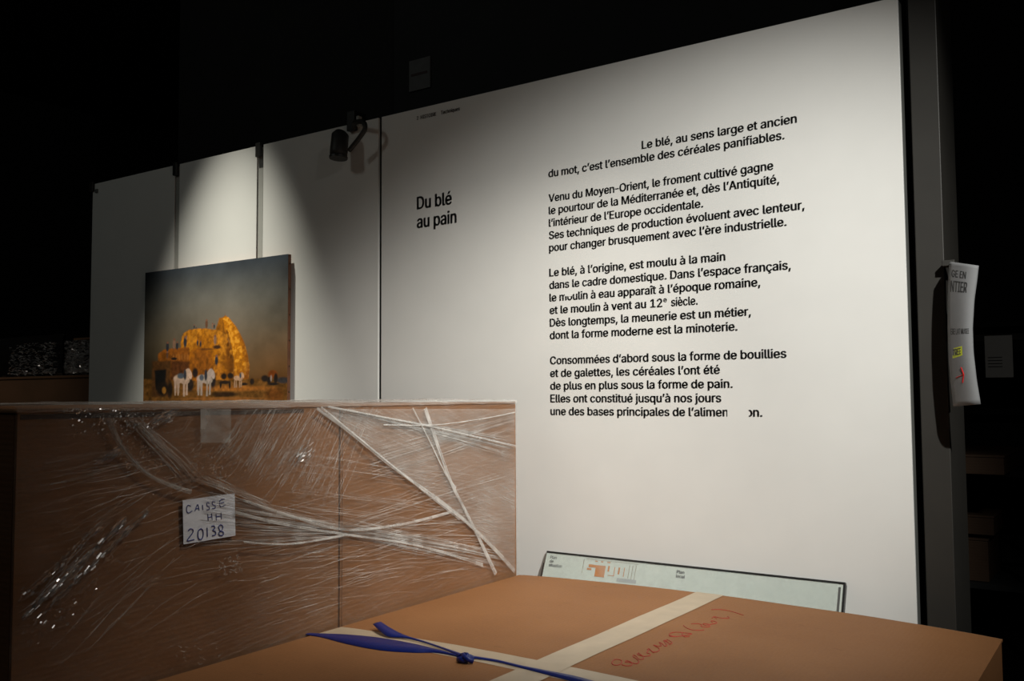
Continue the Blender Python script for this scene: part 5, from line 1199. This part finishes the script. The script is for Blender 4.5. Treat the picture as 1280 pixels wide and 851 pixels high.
mb = MB()
for pts in ([kp(-0.030, 0.006, 0.006), kp(-0.012, 0.012, 0.018), kp(0.008, 0.004, 0.024), kp(0.016, -0.010, 0.014), kp(0.004, -0.014, 0.006), kp(-0.012, -0.010, 0.008)],
            [kp(0.032, -0.002, 0.009), kp(0.020, -0.012, 0.016), kp(0.004, -0.008, 0.022), kp(-0.010, 0.004, 0.022), kp(-0.014, 0.014, 0.010), kp(0.0, 0.012, 0.006)],
            [kp(-0.022, -0.006, 0.005), kp(-0.004, -0.016, 0.012), kp(0.014, -0.002, 0.019), kp(0.022, 0.010, 0.012), kp(0.010, 0.014, 0.005)]):
    C_ = catmull(pts, 6)
    vs = []
    for i, p in enumerate(C_):
        t = (C_[min(i + 1, len(C_) - 1)] - C_[max(i - 1, 0)]).normalized()
        out = (p - (K + Vector((0, 0, 0.012)))); out = (out - t * out.dot(t)).normalized()
        sd = t.cross(out)
        vs += [p - sd * 0.0075, p + out * 0.003, p + sd * 0.0075]
    n = len(C_)
    mb.add(vs, [(3 * i + k, 3 * i + k + 1, 3 * i + k + 4, 3 * i + k + 3) for i in range(n - 1) for k in range(2)])
o = mb.build('knot', M['blue'], sp, True)
s = o.modifiers.new('thickness', 'SOLIDIFY'); s.thickness = 0.001

# ------------------------------------------------------------------ sloping map board on the wall
mp_ = thing('map_board', (-1.57, -0.06, 0.6), 'long sloping glass-covered plan board low on the text panel', 'information board')
AX0, AX1, AZ = -2.205, -0.937, 0.908
SLOPE = -0.42                                       # foot of the board stands out from the wall


def mp_pt(x, s, lift=0.0):
    """x along the wall, s metres down the board from its upper edge"""
    return Vector((x, -0.012 + SLOPE * s * 0.92 - lift * 0.92, AZ - s * 0.92 - 0 * lift + lift * 0.39))


def slab(name, x0, x1, s0, s1, l0, l1, m, parent):
    vs = [mp_pt(x0, s0, l0), mp_pt(x1, s0, l0), mp_pt(x1, s1, l0), mp_pt(x0, s1, l0), mp_pt(x0, s0, l1), mp_pt(x1, s0, l1), mp_pt(x1, s1, l1), mp_pt(x0, s1, l1)]
    return mesh_obj(name, vs, [(0, 3, 2, 1), (4, 5, 6, 7), (0, 1, 5, 4), (1, 2, 6, 5), (2, 3, 7, 6), (3, 0, 4, 7)], m, parent)


slab('board', AX0, AX1, 0, 0.34, -0.010, 0.004, M['glasspan'], mp_)
slab('frame_rail', AX0 - 0.002, AX1 + 0.004, -0.007, 0.0, -0.012, 0.008, M['metal'], mp_)
slab('frame_rail', AX0 - 0.002, AX1 + 0.004, 0.335, 0.345, -0.012, 0.010, M['metal'], mp_)
slab('frame_stile', AX1 - 0.001, AX1 + 0.006, 0, 0.34, -0.012, 0.008, M['metal'], mp_)
slab('frame_stile', AX0 - 0.004, AX0, 0.0, 0.34, -0.012, 0.008, M['steel'], mp_)
slab('edge_strip', AX1 - 0.018, AX1 - 0.010, 0.012, 0.33, 0.0045, 0.0065, M['steel'], mp_)
slab('side_bracket', AX0 - 0.013, AX0 - 0.005, 0.045, 0.3, -0.03, 0.0, M['metal'], mp_)
box_obj('wall_bracket', (AX0 + 0.2, -0.02, 0.62), (AX0 + 0.24, -0.0005, 0.85), M['metal'], mp_)
box_obj('wall_bracket', (AX1 - 0.24, -0.02, 0.62), (AX1 - 0.2, -0.0005, 0.85), M['metal'], mp_)


def board_text(body, x0, s, cap, m):
    (vs, fs), = text_words(body)[0]
    return mesh_obj('printed_word', [mp_pt(x0 + a * cap / CAP, s - b * cap / CAP, 0.0052) for a, b in vs], fs, m, mp_)


for i, b_ in enumerate(('Plan', 'de', 'situation')):
    board_text(b_, AX0 + 0.020, 0.024 + i * 0.017, 0.0125, M['ink'])
for i, b_ in enumerate(('Plan', 'local')):
    board_text(b_, on(849, 715, 1, 0).x, 0.027 + i * 0.017, 0.0125, M['ink'])


def mpx(x): return on(x, 715, 1, -0.01).x


OR = [(739, 760, 0.030, 0.042), (748, 760, 0.042, 0.078), (737.5, 743, 0.046, 0.054), (763, 765, 0.028, 0.052), (776, 778, 0.030, 0.058),
      (746, 749, 0.012, 0.016), (753, 756, 0.012, 0.016), (761, 765, 0.012, 0.016), (764, 772, 0.066, 0.068), (771, 771.8, 0.030, 0.066), (783, 783.8, 0.028, 0.066)]
for a, b, s0, s1 in OR:
    slab('map_shape', mpx(a), mpx(b), s0, s1, 0.0046, 0.0052, M['orange'], mp_)
thin = mat('thin_map_line', (0.22, 0.16, 0.09), 0.5, 0.1, 30)
for a, b, s0, s1 in [(789, 789.5, 0.016, 0.070), (793, 793.5, 0.016, 0.074), (797, 797.4, 0.014, 0.074), (735, 800, 0.008, 0.009), (732, 732.4, 0.01, 0.07)]:
    slab('map_line', mpx(a), mpx(b), s0, s1, 0.0046, 0.0052, thin, mp_)
slab('map_shape', mpx(776), mpx(800), 0.073, 0.088, 0.0046, 0.0052, mat('pale_map_grey', (0.36, 0.38, 0.38), 0.5, 0.1, 30), mp_)
cg = clear_material('cover_glass', 0.10, (0.75, 0.82, 0.78), 0.05)
slab('cover_glass', AX0 + 0.001, AX1 - 0.02, 0.001, 0.334, 0.0068, 0.0085, cg, mp_)

# ------------------------------------------------------------------ grey column right of the panels
cl = thing('steel_column', (-0.62, 0.17, 0), 'dark grey square column right of the white text panel', 'column')
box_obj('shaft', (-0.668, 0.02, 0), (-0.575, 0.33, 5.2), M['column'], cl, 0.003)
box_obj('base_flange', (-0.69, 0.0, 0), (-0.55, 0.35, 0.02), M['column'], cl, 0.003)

# curled sheet of paper taped to the column's edge
LEFT = [(327, 1188.5), (345, 1187.5), (375, 1186.5), (410, 1186.5), (450, 1188), (480, 1190.5), (508, 1193.5)]
RIGHT = [(332, 1223.5), (350, 1221.5), (375, 1218), (410, 1216), (440, 1217), (475, 1221), (505, 1226)]


def lerp1(T, v):
    k = v * (len(T) - 1); i = min(len(T) - 2, int(k)); f = k - i
    return (T[i][0] + (T[i + 1][0] - T[i][0]) * f, T[i][1] + (T[i + 1][1] - T[i][1]) * f)


def paper_pt(u, v, lift=0.0):
    yl, xl = lerp1(LEFT, v); yr, xr = lerp1(RIGHT, v)
    x = xl + (xr - xl) * u; y = yl + (yr - yl) * u
    depth = -0.10 - 0.055 * sin(u * pi * 0.62) + 0.012 * (v - 0.5) ** 2      # bows out of the column edge and curls back
    p = on(x, y, 1, depth)
    return Vector((p.x, p.y - lift, p.z))


pp = thing('paper_notice', paper_pt(0.5, 1), 'curled white paper notice with a red arrow, taped on the dark column', 'notice')
NUu, NVv = 14, 28
vs = [paper_pt(i / NUu, j / NVv) for j in range(NVv + 1) for i in range(NUu + 1)]
fs = [(j * (NUu + 1) + i, j * (NUu + 1) + i + 1, (j + 1) * (NUu + 1) + i + 1, (j + 1) * (NUu + 1) + i) for j in range(NVv) for i in range(NUu)]
# the hidden left part of the sheet turns back to the column's corner
nb = len(vs)
for j in range(NVv + 1):
    for i in range(1, 5):
        e = paper_pt(0, j / NVv)
        f = i / 4
        vs.append(Vector((e.x - 0.004 * sin(f * pi) - 0.020 * f, e.y + 0.115 * f, e.z)))
for j in range(NVv):
    for i in range(4):
        g = lambda jj, ii: (jj * (NUu + 1)) if ii == 0 else nb + jj * 4 + ii - 1
        fs.append((g(j, i + 1), g(j, i), g(j + 1, i), g(j + 1, i + 1)))
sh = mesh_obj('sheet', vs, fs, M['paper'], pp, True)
s = sh.modifiers.new('thickness', 'SOLIDIFY'); s.thickness = 0.0006; s.offset = -1


def paper_text(body, u0, u1, v, cap, m):
    words, W = text_words(body)
    for vs, fs in words:
        mesh_obj('printed_word', [paper_pt(u0 + (u1 - u0) * a / W, v - b * cap / CAP, 0.0011) for a, b in vs], fs, m, pp)


dk = mat('dark_print', (0.03, 0.03, 0.03), 0.6, 0.1, 30)
paper_text('GE EN', 0.05, 0.58, 0.170, 0.078, dk)
paper_text('NTIER', 0.03, 0.66, 0.275, 0.078, dk)
paper_text('ERE LAT MUSEE', 0.06, 0.84, 0.535, 0.032, dk)
mesh_obj('highlight', [paper_pt(0.10 + 0.042 * i, 0.608 + 0.011 * j, 0.0009) for j in range(6) for i in range(11)], [(j * 11 + i, j * 11 + i + 11, j * 11 + i + 12, j * 11 + i + 1) for j in range(5) for i in range(10)], M['hilite'], pp)
paper_text('TREE', 0.12, 0.46, 0.652, 0.036, dk)
mb = MB()
mb.tube([paper_pt(0.18, 0.795, 0.002), paper_pt(0.46, 0.785, 0.002)], 0.0016, 5)
mb.tube([paper_pt(0.42, 0.735, 0.002), paper_pt(0.50, 0.785, 0.002), paper_pt(0.42, 0.835, 0.002)], 0.0016, 5)
mb.build('red_arrow', M['redink'], pp)
box_obj('tape_piece', (-0.575, -0.03, 2.035), (-0.535, 0.021, 2.055), M['column'], pp, 0.002)

# ------------------------------------------------------------------ dim things right of the column
fr = thing('storage_rack', (-0.4, 3.1, 0), 'dark storage rack deep behind the grey column', 'rack')
for xx in (-1.6, 0.9):
    for yy in (2.6, 3.5):
        box_obj('rack_post', (xx, yy, 0), (xx + 0.05, yy + 0.05, 2.3), M['column'], fr, 0.002)
for zz in (0.62, 1.17, 1.98):
    box_obj('rack_shelf', (-1.6, 2.58, zz), (0.95, 3.56, zz + 0.03), M['black'], fr, 0.002)
box_obj('rack_rail', (-1.6, 2.58, 1.90), (0.95, 2.6, 1.94), M['column'], fr, 0.002)
nb_ = thing('framed_notice', (-0.719, 2.54, 1.68), 'dim white printed notice hanging right of the column', 'notice')
box_obj('sheet', (-0.790, 2.573, 1.685), (-0.645, 2.579, 1.93), mat('bright_paper', (0.85, 0.84, 0.80), 0.7, 0.05, 20), nb_, 0.001)
for k in range(4):
    box_obj('print_line', (-0.775, 2.571, 1.80 - k * 0.018), (-0.70, 2.573, 1.805 - k * 0.018), M['ink'], nb_, 0)
for (x0, y0, z0, x1, y1, z1, lb_) in [(-0.93, 1.62, 1.195, -0.60, 2.5, 1.29, 'flat brown box on the stack behind the column, topmost'),
                                      (-1.0, 1.9, 0.62, -0.72, 2.4, 0.84, 'small brown carton low behind the column'),
                                      (-0.96, 1.9, 0.86, -0.69, 2.4, 0.96, 'thin brown carton lying on the low carton behind the column')]:
    t = thing('carton', ((x0 + x1) / 2, (y0 + y1) / 2, z0), lb_, 'box', 'cartons behind the column')
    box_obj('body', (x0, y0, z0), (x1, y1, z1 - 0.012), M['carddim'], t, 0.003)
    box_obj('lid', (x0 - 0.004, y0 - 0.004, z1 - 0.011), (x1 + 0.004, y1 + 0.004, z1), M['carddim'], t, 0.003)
st_ = thing('trestle', (-0.78, 2.1, 0), 'dark trestle carrying the cartons behind the column', 'stand')
box_obj('top_board', (-1.1, 1.85, 0.59), (-0.5, 2.5, 0.618), M['black'], st_, 0.002)
box_obj('upper_board', (-1.1, 1.88, 1.165), (-0.5, 2.5, 1.193), M['black'], st_, 0.002)
for xx in (-1.1, -0.53):
    for yy in (1.88, 2.46):
        box_obj('leg', (xx, yy, 0), (xx + 0.03, yy + 0.03, 1.19), M['black'], st_, 0.002)

# ------------------------------------------------------------------ dim things at the far left
lc = thing('long_crate', (-7.2, 0.9, 0), 'dim long brown crate beyond the left end of the display wall', 'crate')
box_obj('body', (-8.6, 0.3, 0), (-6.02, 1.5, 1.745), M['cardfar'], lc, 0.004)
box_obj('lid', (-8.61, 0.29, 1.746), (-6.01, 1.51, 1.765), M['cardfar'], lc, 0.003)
wp = thing('wrapped_pallet', (-7.0, 0.8, 1.767), 'stack wrapped in shiny dark film on the long far crate', 'wrapped goods')
for k, (xa, xb, za, zb) in enumerate([(-7.9, -6.85, 1.767, 2.09), (-6.80, -6.05, 1.767, 2.03)]):
    vs, fs = [], []
    for j in range(17):
        for i in range(41):
            u, v = i / 40, j / 16
            vs.append((xa + (xb - xa) * u + 0.01 * nz(u * 9, v * 9, k), 0.42 - 0.02 * abs(nz(u * 14 + k, v * 30)) - 0.012 * abs(nz(u * 50, v * 80, k)), za + (zb - za) * v))
    for j in range(16):
        for i in range(40):
            a = j * 41 + i
            fs.append((a, a + 1, a + 42, a + 41))
    mesh_obj('wrap_film', vs, fs, M['blackfilm'], wp, True)
    box_obj('bundle', (xa + 0.01, 0.43, za), (xb - 0.01, 1.2, zb - 0.004), M['black'], wp, 0.004)
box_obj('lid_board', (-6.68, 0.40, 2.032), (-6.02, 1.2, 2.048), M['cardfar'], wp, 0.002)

mb = MB()
for k in range(2600):
    x = RND.uniform(-7.6, -6.9) if k % 5 == 0 else RND.uniform(-6.78, -6.1); z = 1.79 + 0.24 * RND.random() ** 1.5
    a = Vector((x, 0.385, z)); t = Vector((RND.uniform(0.01, 0.05), RND.gauss(0, 0.002), RND.gauss(0, 0.006)))
    th = RND.uniform(-0.9, 0.9)
    w = Vector((0, sin(th), cos(th))) * RND.uniform(0.002, 0.004)
    mb.add([a - w, a + t - w, a + t + w, a + w], [(0, 1, 2, 3)])
o = mb.build('film_creases', clear_material('dark_film_crease', 0.6, (0.9, 0.9, 0.9), rough=0.17, metal=0.8), wp)
o['kind'] = 'stuff'
